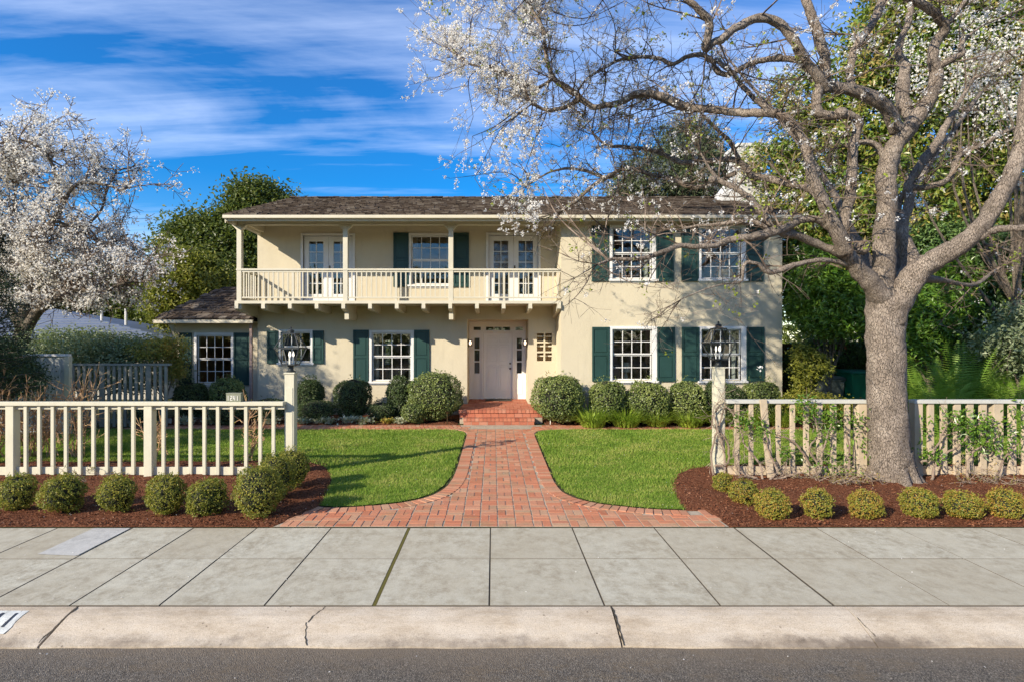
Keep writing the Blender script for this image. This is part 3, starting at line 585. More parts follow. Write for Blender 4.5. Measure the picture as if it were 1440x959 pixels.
# ---- balcony doors
def french(op):
    x0, x1, z0, z1 = op; m = MB(); c = .07; Y = YW
    m.box(x0 - c, x0, Y - .03, Y + .12, z0, z1 + c); m.box(x1, x1 + c, Y - .03, Y + .12, z0, z1 + c); m.box(x0, x1, Y - .03, Y + .12, z1, z1 + c); m.box(x0, x1, Y - .02, Y + .15, z0 - .02, z0 + .03)
    fr = m.build('french_door', M['white'], house, bevel=.004); xm = (x0 + x1) / 2
    for a, b in ((x0 + .003, xm - .003), (xm + .003, x1 - .003)):
        m = MB(); s_ = .15; ya, yb = Y + .05, Y + .095; zb = z0 + .26; zt = z1 - .16
        m.box(a, a + s_, ya, yb, z0 + .03, z1 - .004); m.box(b - s_, b, ya, yb, z0 + .03, z1 - .004); m.box(a + s_, b - s_, ya, yb, z0 + .03, zb); m.box(a + s_, b - s_, ya, yb, zt, z1 - .004)
        xx = (a + b) / 2; m.box(xx - .011, xx + .011, ya + .006, yb - .006, zb, zt)
        for j in range(1, 5):
            z = zb + (zt - zb) * j / 5; m.box(a + s_, b - s_, ya + .004, yb - .008, z - .011, z + .011)
        m.build('door_leaf', M['white'], fr, bevel=.003)
        m = MB(); m.box(a + s_ - .01, b - s_ + .01, ya + .02, ya + .025, zb - .01, zt + .01); m.build('pane', M['glass'], fr)
    m = MB(); m.ball((xm + .04, Y + .02, z0 + 1.0), .028, 10, 6); m.box(xm + .02, xm + .06, Y + .04, Y + .05, z0 + .9, z0 + 1.1); m.build('handle', M['brass'], fr)
french(D_up1); french(D_up2)
# ---- balcony
bx0, bx1 = wx(333, YR) - .02, XC - .004
m = MB(); m.box(bx0, bx1, YR - .02, YW - .003, 3.20, 3.268); m.box(bx0 - .02, bx1, YR - .045, YR - .021, 3.195, 3.275)
balc = m.build('balcony', M['balc'], house, bevel=.004)
m = MB(); m.box(bx0, bx1, YR - .01, YR + .09, 4.10, 4.15); m.box(bx0 + .02, bx1, YR + .015, YR + .06, 4.05, 4.098); m.box(bx0 + .02, bx1, YR + .01, YR + .06, 3.345, 3.385); m.build('handrail', M['balc'], balc, bevel=.006)
m = MB(); m.box(bx0, bx0 + .09, YR + .09, YW - .005, 4.10, 4.15); m.box(bx0 + .02, bx0 + .06, YR + .061, YW - .005, 3.345, 3.385); m.build('side_rail', M['balc'], balc)
posts = [(wx(336, YR)), wx(485.5, YR), wx(634, YR)]
step = .1335; x = bx0 + .2
mids = [wx(411, YR), wx(559.5, YR), wx(707.5, YR)]
k = 0
while x < bx1 - .05:
    if all(abs(x - p) > .11 for p in posts):
        big = any(abs(x - q) < .067 for q in mids); hw = .030 if big else .016
        m = MB(); m.box(x - hw, x + hw, YR + .02, YR + .02 + 2 * hw * .9, 3.27 if big else 3.386, 4.05); m.build('baluster', M['balc'], balc); k += 1
    x += step
y = YR + .25
while y < YW - .05:
    m = MB(); m.box(bx0 + .025, bx0 + .057, y, y + .03, 3.386, 4.10); m.build('baluster', M['balc'], balc); y += .15
for p in posts + [bx1 - .05]:
    m = MB(); hw = .065; m.box(p - hw, p + hw, YR + .0, YR + .13, 3.27 if p > posts[0] else 3.05, 5.34)
    m.add([(p - .2, YR + .01, 5.338), (p + .2, YR + .01, 5.338), (p + hw, YR + .01, 5.2), (p - hw, YR + .01, 5.2), (p - .2, YR + .12, 5.338), (p + .2, YR + .12, 5.338), (p + hw, YR + .12, 5.2), (p - hw, YR + .12, 5.2)], [(3, 2, 1, 0), (4, 5, 6, 7), (0, 1, 5, 4), (1, 2, 6, 5), (3, 0, 4, 7)])
    if p < bx1 - .1: m.build('post', M['balc'], balc, bevel=.005)
for i in range(13):
    x = wx(334 + i * 37.4, YR); big = i in (0, 4, 8, 12); hw = .05
    dz = .34 if big else .22
    if i == 12: x = bx1 - .06
    m = MB(); v = []
    for xx in (x - hw, x + hw): v += [(xx, YR - .08, 3.193), (xx, YR - .08, 3.06), (xx, YR + .05, 3.02), (xx, YW - .002, 3.20 - dz), (xx, YW - .002, 3.198), (xx, YR - .02, 3.193)]
    n = 6; m.add(v, [(j, (j + 1) % n, n + (j + 1) % n, n + j) for j in range(n)], None, [list(range(n)), list(range(n, 2 * n))[::-1]])
    if big and 0 < i < 12: m.box(x - .06, x + .06, YR + .3, YW - .003, 2.78, 3.0)
    m.build('bracket', M['balc'], balc, bevel=.004)
# beams under the eave
m = MB(); m.box(XL - .02, XC - .003, YR + .0, YR + .14, 5.341, 5.46); m.box(XL, XL + .12, YR + .15, YW - .003, 5.30, 5.43); m.box(XL - .16, XL - .03, YE + .12, YR + .6, 5.33, 5.43); m.build('porch_beam', M['balc'], house, bevel=.004)
# ---- roof: sheathing and courses of split shakes
def roofz(y): return 5.50 + (y - YE) * (7.14 - 5.50) / 4.9
def shakes(m, P0, U, V, width, length, exp=.2, mask=None):
    P0, U, V = [np.array(q, float) for q in (P0, U, V)]; N = np.cross(U, V); N /= np.linalg.norm(N); r = 0; s_ = 0.
    while s_ < length:
        a = -random.uniform(0, .15)
        while a < width:
            wd = random.uniform(.09, .24); c0 = max(a, 0); c1 = min(a + wd, width)
            if c1 - c0 > .03 and (mask is None or mask((c0 + c1) / 2, s_)):
                th = random.uniform(.02, .05); e = min(.36, length - s_ + .1); j = random.uniform(-.035, .035)
                A = P0 + U * (c0 + .004) + V * (s_ + j); B = P0 + U * (c1 - .004) + V * (s_ + j)
                m.add([A + N * .012, B + N * .012, B + N * (.012 + th), A + N * (.012 + th), A + V * e, B + V * e, B + V * e + N * .012, A + V * e + N * .012], [(0, 1, 2, 3), (3, 2, 6, 7), (0, 3, 7, 4), (1, 5, 6, 2)])
            a += wd
        s_ += exp
m = MB(); rx0, rx1 = wx(316, YE), wx(1125, YE)
def rs(y0, z0, y1, z1, t=.05): m.add([(rx0, y0, z0), (rx1, y0, z0), (rx1, y1, z1), (rx0, y1, z1), (rx0, y0, z0 - t), (rx1, y0, z0 - t), (rx1, y1, z1 - t), (rx0, y1, z1 - t)], [(0, 1, 2, 3), (7, 6, 5, 4), (0, 4, 5, 1), (0, 3, 7, 4), (1, 5, 6, 2), (3, 2, 6, 7)])
rs(YE, 5.50, 19.9, 7.14); rs(19.9, 7.14, 24.8, 5.5)
L = math.hypot(4.9, 1.64); V_ = (0, 4.9 / L, 1.64 / L); shakes(m, (rx0 - .02, YE - .05, 5.49), (1, 0, 0), V_, rx1 - rx0 + .04, L)
shakes(m, (rx1 + .02, 24.85, 5.49), (-1, 0, 0), (0, -4.9 / L, 1.64 / L), rx1 - rx0 + .04, L, .4)
x = rx0
while x < rx1: m.rbox((x + .1, 19.9, 7.185 + random.uniform(-.01, .01)), .1, .11, .018, 0, random.gauss(0, .03)); x += .19
roof = m.build('roof', M['shake'], house)
m = MB(); m.box(rx0 - .02, rx1 + .02, YE - .10, YE - .012, 5.40, 5.49); m.box(rx0, rx1, YE - .01, YE + .02, 5.34, 5.44); m.build('gutter', M['trim'], roof, bevel=.02)
for xx in (rx0 + .004, rx1 - .03):
    m = MB(); m.add([(xx, YE, 5.30), (xx + .026, YE, 5.30), (xx + .026, 19.9, 6.94), (xx, 19.9, 6.94), (xx, YE, 5.445), (xx + .026, YE, 5.445), (xx + .026, 19.9, 7.085), (xx, 19.9, 7.085)], [(0, 3, 2, 1), (4, 5, 6, 7), (0, 1, 5, 4), (1, 2, 6, 5), (2, 3, 7, 6), (3, 0, 4, 7)]); m.build('rake_board', M['trim'], roof)
m = MB(); m.box(rx0 + .03, rx1 - .03, YE + .02, YW + .0, 5.462, 5.475)
m2 = MB(); m2.add([(rx0 + .03, YE + .02, 5.45), (rx1 - .03, YE + .02, 5.45), (rx1 - .03, YW, 5.99), (rx0 + .03, YW, 5.99)], [(0, 3, 2, 1)]); m2.build('soffit', M['trim'], roof)
x = rx0 + .3
while x < rx1 - .1:
    m = MB(); m.add([(x - .03, YE + .0, 5.40), (x + .03, YE + .0, 5.40), (x + .03, YW - .01, 5.84), (x - .03, YW - .01, 5.84), (x - .03, YE + .0, 5.449), (x + .03, YE + .0, 5.449), (x + .03, YW - .01, 5.98), (x - .03, YW - .01, 5.98)], [(0, 3, 2, 1), (0, 1, 5, 4), (1, 2, 6, 5), (3, 0, 4, 7)]); m.build('rafter', M['trim'], roof); x += .62
# chimney
m = MB(); X0, X1 = 7.50, 8.88
for (a, b, y0, y1, z0, z1) in ((7.85, X1, 18.7, 19.9, -.03, 5.9), (X0, X1, 18.6, 20.0, 5.9, 6.9)): m.box(a, b, y0, y1, z0, z1)
m.add([(X0, 18.6, 6.9), (X1, 18.6, 6.9), (X1, 20, 6.9), (X0, 20, 6.9), (8.1, 18.8, 7.7), (X1, 18.8, 7.7), (X1, 19.8, 7.7), (8.1, 19.8, 7.7)], [(0, 1, 5, 4), (1, 2, 6, 5), (2, 3, 7, 6), (3, 0, 4, 7)])
m.box(8.1, X1, 18.8, 19.8, 7.7, 8.6); m.box(8.04, X1 + .06, 18.74, 19.86, 8.6, 8.7)
for j in range(60):
    z = 5.95 + j * .076
    if z < 8.6:
        xa = X0 if z < 6.9 else (X0 + (z - 6.9) * .75 if z < 7.7 else 8.1); m.box(xa - .006, X1 + .006, 18.592 if z < 6.9 else (18.592 + (z - 6.9) * .25 if z < 7.7 else 18.79), 19.0, z, z + .058)
m.build('chimney', M['chimney'], house)
# ---- front door assembly
dsur = MB(); Yd = 18.0; fx0, fx1 = DOOR[0] + .002, DOOR[1] - .002
def Q(px0, px1, py0, py1): return PX(px0, px1, py0, py1, Yd)
dop = (wx(680, Yd), wx(720.5, Yd), PZ, wz(467.5, Yd)); lites = [Q(683.5, 694, 460, 464.5), Q(695.2, 705.5, 460, 464.5), Q(706.8, 717.5, 460, 464.5), Q(666, 676, 460, 464.5), Q(725, 735.5, 460, 464.5)]
side = []
for a, b in ((667.2, 674.2), (726.8, 733.8)):
    for c, d_ in ((475.3, 490.6), (492.4, 507.6), (509.4, 524.8)): side.append(Q(a, b, c, d_))
wall_open(dsur, fx0, fx1, PZ + .001, 2.798, Yd, Yd + .09, [dop] + lites + side)
for a, b in ((dop[0] - .07, dop[0]), (dop[1], dop[1] + .07)): dsur.box(a, b, Yd - .03, Yd - .002, PZ + .001, dop[3] + .001)
dsur.box(dop[0] - .09, dop[1] + .09, Yd - .035, Yd - .002, dop[3] + .003, dop[3] + .05); dsur.box(fx0, fx1, Yd - .04, Yd - .002, 2.70, 2.797)
for a, b in ((fx0, fx0 + .07), (fx1 - .07, fx1)): dsur.box(a, b, Yd - .025, Yd - .002, PZ + .001, 2.69)
for a, b in ((667.2, 674.2), (726.8, 733.8)): q = Q(a, b, 532, 554); dsur.box(q[0] - .02, q[1] + .02, Yd - .012, Yd - .002, q[2], q[3])
ds = dsur.build('door_surround', M['door'], house)
for q in lites + side: mm = MB(); mm.box(q[0] - .01, q[1] + .01, Yd + .04, Yd + .045, q[2] - .01, q[3] + .01); mm.build('pane', M['glass'], ds)
m = MB(); x0, x1, z0, z1 = dop; yd = Yd + .04; m.box(x0 + .004, x1 - .004, yd, yd + .045, z0 + .012, z1 - .004)
xm = (x0 + x1) / 2
for a, b in ((x0 + .13, xm - .045), (xm + .045, x1 - .13)):
    for c, d_ in ((.13, .50), (.57, .80), (.86, .94)):
        za, zb = z0 + (z1 - z0) * c, z0 + (z1 - z0) * d_
        m.box(a - .018, b + .018, yd - .014, yd - .0002, za - .018, za); m.box(a - .018, b + .018, yd - .014, yd - .0002, zb, zb + .018); m.box(a - .018, a, yd - .014, yd - .0002, za, zb); m.box(b, b + .018, yd - .014, yd - .0002, za, zb)
        m.box(a + .04, b - .04, yd - .009, yd - .0002, za + .04, zb - .04)
fd = m.build('front_door', M['door'], house, bevel=.003)
m = MB(); m.ball((x1 - .07, yd - .05, PZ + .96), .032, 12, 8); m.tube([(x1 - .07, yd - .05, PZ + .96), (x1 - .07, yd, PZ + .96)], .012); m.build('knob', M['brass'], fd)
m = MB(); m.tube([(x1 - .07, yd - .02, PZ + 1.12), (x1 - .07, yd, PZ + 1.12)], .028, 12); m.build('deadbolt', M['brass'], fd)
# lattice bars behind the pierced wall
m = MB()
for (a, b, c, d_) in LAT:
    if c < wz(480, YW): m.box(a, b, YW + .08, YW + .14, (c + d_) / 2 - .02 + .03, (c + d_) / 2 + .05)
m.build('lattice_bar', M['trim'], house)
# brick porch and steps
m = MB(); m.box(-.90, 1.30, 15.16, YW + .0, -.02, PZ - .028); m.box(DOOR[0] + .002, DOOR[1] - .002, YW + .001, 17.998, -.02, PZ - .028); m.box(-.78, 1.06, 14.90, 15.158, -.02, .145); m.mi = 1
def course(x0, x1, y0, y1, z0, z1, wd):
    x = x0
    while x < x1 - .02: e = min(x + wd, x1); m.box(x + .005, e - .005, y0 + random.uniform(-.002, .002), y1, z0, z1); x += wd
course(-.80, 1.08, 14.88, 15.14, .095, .165, .105); course(-.79, 1.07, 14.895, 15.1, .0, .088, .21)
course(-.93, 1.33, 15.12, 15.36, .285, PZ, .105); course(-.91, 1.31, 15.145, 15.3, .17, .278, .21)
for y in np.arange(15.37, 17.9, .105):
    x = -.92 + (.1 if int(y * 100) % 2 else 0)
    a, b = (-.92, 1.32) if y < 16.6 else (DOOR[0] + .01, DOOR[1] - .01); x = a
    off = random.choice((0, .1))
    while x < b - .03:
        e = min(x + (.21 if off == 0 else .1), b); off = 0; m.box(x + .005, e - .005, y + .004, y + .099, PZ - .03, PZ - .004 + random.uniform(0, .003)); x = e
for s0 in (-.905, 1.305):
    for z in (.0, .1, .19):
        for y in np.arange(15.32, 16.6, .21): m.box(s0 - .01, s0 + .01, y + .005, y + .205, z, z + .085)
m.build('brick_steps', [M['mortar'], M['redbrick']], house)
m = MB(); m.box(wx(355, YW) - .04, wx(355, YW) + .035, YW - .12, YW - .05, .0, 2.72); m.box(wx(355, YW) - .05, wx(355, YW) + .045, YW - .11, YW - .002, 2.0, 2.03); m.build('downspout', M['copper'], house)
# ---- low left wing
YL = 16.95; lx0 = wx(247, YL); lx1 = XL - .002; LWn = PX(277, 325.5, 471.5, 538, YL)
m = MB(); wall_open(m, lx0, lx1, -.03, 2.78, YL, YL + .2, [LWn]); m.box(lx0, lx0 + .2, YL + .2, 21, -.03, 2.78)
RW = (-10.2 + .15, -9.3 + .1, 1.25, 2.35); wall_open(m, lx0 + .2, lx1, -.03, 2.78, 20.8, 21, [RW]); m.build('wing_wall', M['stucco'], house)
m = MB(); m.box(lx0 + .21, lx1, YL + .21, 20.79, .0, .3); m.box(lx0 + .21, lx1, YL + .21, 20.79, 2.7, 2.76); m.box(lx0 + .21, RW[0] - .1, 20.7, 20.78, .3, 2.7); m.box(RW[1] + .1, lx1, 20.7, 20.78, .3, 2.7); m.box(lx0 + .21, lx0 + .3, YL + .3, 20.69, .3, 2.7); m.box(RW[0] - .09, RW[1] + .09, 20.7, 20.78, .3, 1.25); m.build('wing_interior', M['interior2'], house)
window(LWn, YL, 4, 4); sh(329, 352, 468, 541, YL); sh(253, 270, 468, 541, YL)
m = MB(); a, b, c, d_ = RW
for i in range(4): xx = a + (b - a) * i / 3; m.box(xx - .03, xx + .03, 20.62, 20.68, c, d_)
for j in range(3): zz_ = c + (d_ - c) * j / 2; m.box(a, b, 20.61, 20.67, zz_ - .03, zz_ + .03)
m.build('rear_window', M['white'], house)
m = MB(); ex0 = wx(219, 16.45); ez = wz(450, 16.45); rz = wz(406, 18.9); hx = wx(317, 18.9); EYL = 16.45
vv = [(ex0, EYL, ez), (lx1 + .0, EYL, ez), (lx1, 18.9, rz), (hx, 18.9, rz), (ex0, 21.3, ez), (lx1, 21.3, ez)]
m.add(vv, None, None, [[0, 1, 2, 3], [0, 3, 4], [3, 2, 5, 4], [0, 4, 5, 1]])
sl_ = math.hypot(18.9 - EYL, rz - ez); hipk = (hx - ex0) / sl_
shakes(m, (ex0, EYL - .04, ez + .01), (1, 0, 0), (0, (18.9 - EYL) / sl_, (rz - ez) / sl_), lx1 - ex0, sl_, .2, mask=lambda a, s_: a > s_ * hipk - .05)
wr = m.build('wing_roof', M['shake'], house)
m = MB(); m.box(ex0 - .02, lx1, EYL - .08, EYL - .02, ez - .10, ez - .004); m.box(ex0 - .06, ex0 - .022, EYL - .06, 21.3, ez - .1, ez - .005); m.build('wing_gutter', M['trim'], wr, bevel=.01)
m = MB(); m.box(ex0 + .02, lx1, EYL + .0, YL - .002, ez - .075, ez - .055); m.box(ex0 + .02, lx0 - .002, YL, 21.2, ez - .075, ez - .055); m.build('wing_soffit', M['trim'], wr)
m = MB(); m.add([(lx0 + .02, YL - .003, 2.2), (lx0 + .12, YL - .003, 2.2), (lx0 + .12, EYL + .02, ez - .08), (lx0 + .02, EYL + .02, ez - .08), (lx0 + .02, YL - .003, 2.33), (lx0 + .12, YL - .003, 2.33), (lx0 + .12, EYL + .16, ez - .08), (lx0 + .02, EYL + .16, ez - .08)], [(0, 3, 2, 1), (4, 5, 6, 7), (0, 4, 7, 3), (1, 2, 6, 5)]); m.build('eave_brace', M['trim'], house)
# ---- porch sconces
for i, (x, s_) in enumerate(((DOOR[0], 1), (DOOR[1], -1))):
    y = 17.15; z = 2.13; t = thing('wall_light', ('small lit copper wall light left of the white front door' if s_ > 0 else 'small lit copper wall light right of the white front door, beside the pierced wall'), 'wall light', (x, y, z), 'wall lights in the porch')
    m = MB(); m.box(min(x, x + s_ * .02), max(x, x + s_ * .02), y - .05, y + .05, z - .13, z + .13)
    for q in (-.05, .05): 
        for r in (.02, .12): m.box(*sorted((x + s_ * r - .006, x + s_ * r + .006)), y + q - .006, y + q + .006, z - .09, z + .09)
    m.box(*sorted((x + s_ * .012, x + s_ * .13)), y - .06, y + .06, z + .09, z + .105); m.box(*sorted((x + s_ * .012, x + s_ * .13)), y - .06, y + .06, z - .105, z - .09)
    m.build('housing', M['brass'], t); m = MB(); m.ball((x + s_ * .07, y, z), (.032, .032, .06), 12, 8); m.build('bulb', M['lampglow'], t)
tl = thing('table_lamp', 'pale table lamp glimpsed through the lower right-wing window nearest the steps', 'lamp', (wx(880, YR + .7), YR + .7, .3)); x_, y_ = wx(880, YR + .7), YR + .7
m = MB(); m.box(x_ - .35, x_ + .35, y_ - .2, y_ + .3, .3, .98); m.lathe((x_, y_, .98), [(.08, 0), (.05, .05), (.07, .2), (.02, .32), (.02, .42)], 12); m.build('base', M['lshade'], tl); m = MB(); m.lathe((x_, y_, 1.32), [(.16, 0), (.10, .26)], 16); m.build('shade', M['lshade'], tl)
m = MB(); x_ = wx(1022, YR + .4); m.rbox((x_, YR + .5, 3.98), .16, .12, .2, .2); tag(m.build('cardboard_box', M['card'], origin=(x_, YR + .5, 3.78)), 'tan box standing inside the upstairs window nearest the house corner', 'box')
# door mat
m = MB(); m.box(-.25, .55, 17.35, 17.85, PZ + .001, PZ + .016); tag(m.build('door_mat', m_plain('mat', (.05, .04, .03), .95), origin=(.15, 17.6, PZ)), 'dark door mat lying before the white front door', 'door mat')
# ------------------------------------------------------------------ neighbour's house
nb = thing('neighbour_house', "low house with blue-grey roof behind the back fence at left", 'house', (-17, 24, 0))
m = MB(); m.box(-24, -12.4, 21.4, 27, -.05, 2.3); m.build('wall', M['nwall'], nb)
m = MB(); A = [(-26, 20.9, 2.22), (-11.7, 20.9, 2.22), (-26, 24.2, 3.66), (-19.2, 24.2, 3.62), (-26, 27.5, 2.2), (-11.7, 27.5, 2.2)]
m.add(A, None, None, [[0, 1, 3, 2], [1, 5, 3], [2, 3, 5, 4], [0, 4, 5, 1]])
for j in range(13):
    f = j / 13; y = 20.9 + 3.3 * f; z = 2.22 + 1.42 * f; xe = -11.7 - 7.5 * f
    m.add([(-26, y, z + .002), (xe, y, z + .002), (xe, y, z + .05), (-26, y, z + .055), (-26, y + .25, z + .112), (xe - .5, y + .25, z + .112)], [(0, 1, 2, 3), (3, 2, 5, 4)])
m.build('roof', M['bluegrey'], nb)
m = MB(); m.tube([(-14.6, 22.6, 2.8), (-14.6, 22.6, 3.45)], .05, 8); m.build('vent_pipe', M['white'], nb); m = MB(); m.tube([(-15.7, 22.8, 2.9), (-15.7, 22.8, 3.4)], .05, 8); m.build('vent_pipe', M['white'], nb)
# ------------------------------------------------------------------ front fences
YF = 9.2
def fbox(m, px0, px1, z0, z1, y0, y1): m.box(wx(px0, YF), wx(px1, YF), y0, y1, z0, z1)
lf = thing('picket_fence', 'cream painted picket fence running from left edge of photo to the left lantern post', 'fence', (-5.5, YF, 0))
m = MB(); m.box(-11.5, wx(399.5, YF), YF - .05, YF + .09, 1.165, 1.225); m.box(-11.5, wx(399.5, YF), YF + .012, YF + .05, 1.10, 1.163); m.build('top_rail', M['fence'], lf, bevel=.006)
m = MB(); m.box(-11.5, wx(352, YF), YF + .022, YF + .055, .035, .165); m.build('bottom_board', M['fence'], lf, bevel=.004)
pp = [-61, -42, -23] + [34.5, 53.5, 72.5, 91, 110.5, 129.5, 148.5, 166.5, 185.5] + [228, 247, 266, 285.5, 304.5, 324, 344, 364, 382.5]
for p in pp + [-80, -100, -119, -138, -157]:
    x = wx(p, YF); m = MB(); m.box(x, x + .052, YF - .022, YF + .021 if False else YF + .02, .05 if p < 350 else .12, 1.164); m.build('picket', M['fence'], lf, bevel=.003)
for p in (-184, 9.5, 203.5):
    x = wx(p, YF); m = MB(); m.box(x, x + .13, YF - .03, YF + .11, -.05, 1.164); m.build('post', M['fence'], lf, bevel=.005)
rf = thing('picket_fence', 'weathered tan picket fence with pale grey rail, running right behind the big street tree', 'fence', (8, YF, 0))
m = MB(); m.box(wx(1021, YF), wx(1219, YF), YF - .05, YF + .09, 1.20, 1.258); m.build('top_rail', M['rail_grey'], rf, bevel=.006)
m = MB(); m.box(wx(1283, YF), 13, YF - .05, YF + .09, 1.20, 1.258); m.build('top_rail', M['rail_grey'], rf, bevel=.006)
for a, b in ((wx(1024, YF), wx(1219, YF)), (wx(1285, YF), 13)): m = MB(); m.box(a, b, YF + .022, YF + .055, .035, .175); m.build('bottom_board', M['tan'], rf, bevel=.004)
for a, b in ((1033, 1041), (1053, 1060.5), (1091, 1099), (1111, 1119), (1130, 1138.5), (1148.5, 1157.5), (1168, 1177), (1187.5, 1196.5), (1304, 1314), (1322.5, 1332.5), (1341, 1351.5), (1359, 1369.5), (1377, 1388), (1418, 1429.5), (1437, 1448), (1457, 1467), (1476, 1487), (1496, 1507), (1515, 1526)):
    x0, x1 = wx(a, YF), wx(b, YF); m = MB(); m.box(x0, x1 - .02, YF - .022, YF + .02, .05 + random.uniform(-.015, .02), 1.199); m.build('picket', M['tan'], rf, bevel=.003)
for a, b in ((1205, 1218), (1284.5, 1296), (1395.5, 1409), (1547, 1560)):
    x0, x1 = wx(a, YF), wx(b, YF); m = MB(); m.box(x0, x1, YF - .03, YF + .11, -.05, 1.199); m.build('post', M['tan'], rf, bevel=.005)
m = MB(); a = np.array((wx(1073, 9.12), 9.12, 1.27)); b = np.array((wx(1082.5, 9.12), 9.10, .03)); d_ = (a - b) / np.linalg.norm(a - b); sx = np.cross((0, 1, 0), d_); sx /= np.linalg.norm(sx)
m.obox((a + b) / 2, sx, np.cross(d_, sx), d_, .052, .022, np.linalg.norm(a - b) / 2); tag(m.build('leaning_board', M['tan'], origin=b, bevel=.003), 'weathered board leaning against the tan picket fence beside the right lantern post', 'board')
# ------------------------------------------------------------------ lantern posts
def lantern(name, label, x, y, zt, base, sc=1.0):
    t = thing(name, label, 'lamp post', (x, y, 0), 'lantern posts flanking the path'); h = .078
    m = MB(); m.box(x - h, x + h, y - h, y + h, base, zt); m.box(x - h - .012, x + h + .012, y - h - .012, y + h + .012, zt + .0005, zt + .025)
    m.box(x - h + .02, x + h - .02, y - h - .008, y - h - .0005, .1, zt - .22); m.build('post', M['fence'], t, bevel=.004)
    z0 = zt + .025; m = MB(); m.lathe((x, y, z0), [(.075, 0), (.075, .02), (.045, .03), (.04, .09), (.055, .095), (.055, .11)], 16)
    wb, wm, wt_, hb, hm, ht = .105 * sc, .198 * sc, .092 * sc, .125, .125 + .27 * sc, .125 + .50 * sc
    def ring(r, z, th): 
        for (a, b, c, d_) in ((-r, r, -r - th, -r + th), (-r, r, r - th, r + th), (-r - th, -r + th, -r, r), (r - th, r + th, -r, r)): m.box(x + a, x + b, y + c, y + d_, z - th, z + th)
    m.box(x - wb, x + wb, y - wb, y + wb, z0 + hb - .014, z0 + hb - .007)
    ring(wb, z0 + hb, .010); ring(wm, z0 + hm, .012); ring(wt_, z0 + ht, .008)
    for i in (-1, 1):
        for j in (-1, 1):
            m.tube([(x + i * wb, y + j * wb, z0 + hb), (x + i * wm, y + j * wm, z0 + hm), (x + i * wt_, y + j * wt_, z0 + ht)], .0105, 6)
    for i, j in ((1, 0), (-1, 0), (0, 1), (0, -1)): m.tube([(x + i * wm, y + j * wm, z0 + hm), (x + i * wt_, y + j * wt_, z0 + ht)], .004, 5)
    m.lathe((x, y, z0 + ht), [(.09 * sc, .002), (.095 * sc, .010), (.05 * sc, .022), (.052 * sc, .055), (.04, .07), (.012, .078), (.012, .09), (.018, .10), (.004, .125)], 16)
    lb = m.build('lantern_frame', M['black'], t); m = MB()
    def q(r0, za, r1, zb):
        for (a, b) in (((-1, -1), (1, -1)), ((1, -1), (1, 1)), ((1, 1), (-1, 1)), ((-1, 1), (-1, -1))):
            m.add([(x + a[0] * r0, y + a[1] * r0, za), (x + b[0] * r0, y + b[1] * r0, za), (x + b[0] * r1, y + b[1] * r1, zb), (x + a[0] * r1, y + a[1] * r1, zb)], [(0, 1, 2, 3)])
    q(wb - .003, z0 + hb, wm - .003, z0 + hm); q(wm - .003, z0 + hm, wt_ - .003, z0 + ht); m.build('lantern_glass', M['lglass'], lb)
    for a in (0, 2.1, 4.2):
        cx_, cy_ = x + .038 * math.cos(a + .5), y + .038 * math.sin(a + .5)
        m = MB(); m.tube([(cx_, cy_, z0 + hb - .01), (cx_, cy_, z0 + hb + .13)], .010, 10); m.build('candle', M['candle'], lb)
        m = MB(); m.lathe((cx_, cy_, z0 + hb + .13), [(.006, 0), (.016, .025), (.012, .055), (.002, .09)], 10); m.build('bulb', M['bulb'], lb)
    return t
lantern('lamp_post', 'cream post with black lantern ending the cream picket fence, left of the path', wx(406.7, 9.3), 9.38, 1.665, -.05)
lantern('lamp_post', 'cream post with black lantern and bare vines round it, right of the path', wx(1013, 9.3), 9.38, 1.755, -.05)
# number plaque on the left rail
t = thing('number_plaque', 'small grey-green house number box reading 1241 on the cream fence rail', 'house number', (wx(330, YF), YF, 1.226))
x = wx(330, YF); m = MB(); m.box(x - .125, x + .115, YF - .03, YF + .06, 1.2265, 1.355); m.box(x - .13, x + .12, YF - .035, YF + .065, 1.3555, 1.368); m.build('plaque_box', m_paint('plaque', (.23, .24, .17), .6), t, bevel=.004)
m = MB()
def dig(ch, x0, z0, w_=.034, h_=.075, s_=.0085):
    y0, y1 = YF - .036, YF - .0305
    if ch == '1': m.box(x0 + w_ / 2 - s_ / 2, x0 + w_ / 2 + s_ / 2, y0, y1, z0, z0 + h_)
    if ch == '4': m.box(x0 + w_ - s_ - .004, x0 + w_ - .004, y0, y1, z0, z0 + h_); m.box(x0, x0 + w_ - s_ - .0045, y0, y1, z0 + .022, z0 + .022 + s_); m.box(x0, x0 + s_, y0, y1, z0 + .022 + s_, z0 + h_)
    if ch == '2':
        m.box(x0, x0 + w_, y0, y1, z0, z0 + s_); m.box(x0, x0 + w_, y0, y1, z0 + h_ - s_, z0 + h_); m.box(x0, x0 + w_, y0, y1, z0 + h_ / 2 - s_ / 2, z0 + h_ / 2 + s_ / 2)
        m.box(x0, x0 + s_, y0, y1, z0 + s_, z0 + h_ / 2 - s_ / 2); m.box(x0 + w_ - s_, x0 + w_, y0, y1, z0 + h_ / 2 + s_ / 2, z0 + h_ - s_)
for i, ch in enumerate('1241'): dig(ch, x - .105 + i * .05, 1.25)
m.build('digits', M['candle'], t)
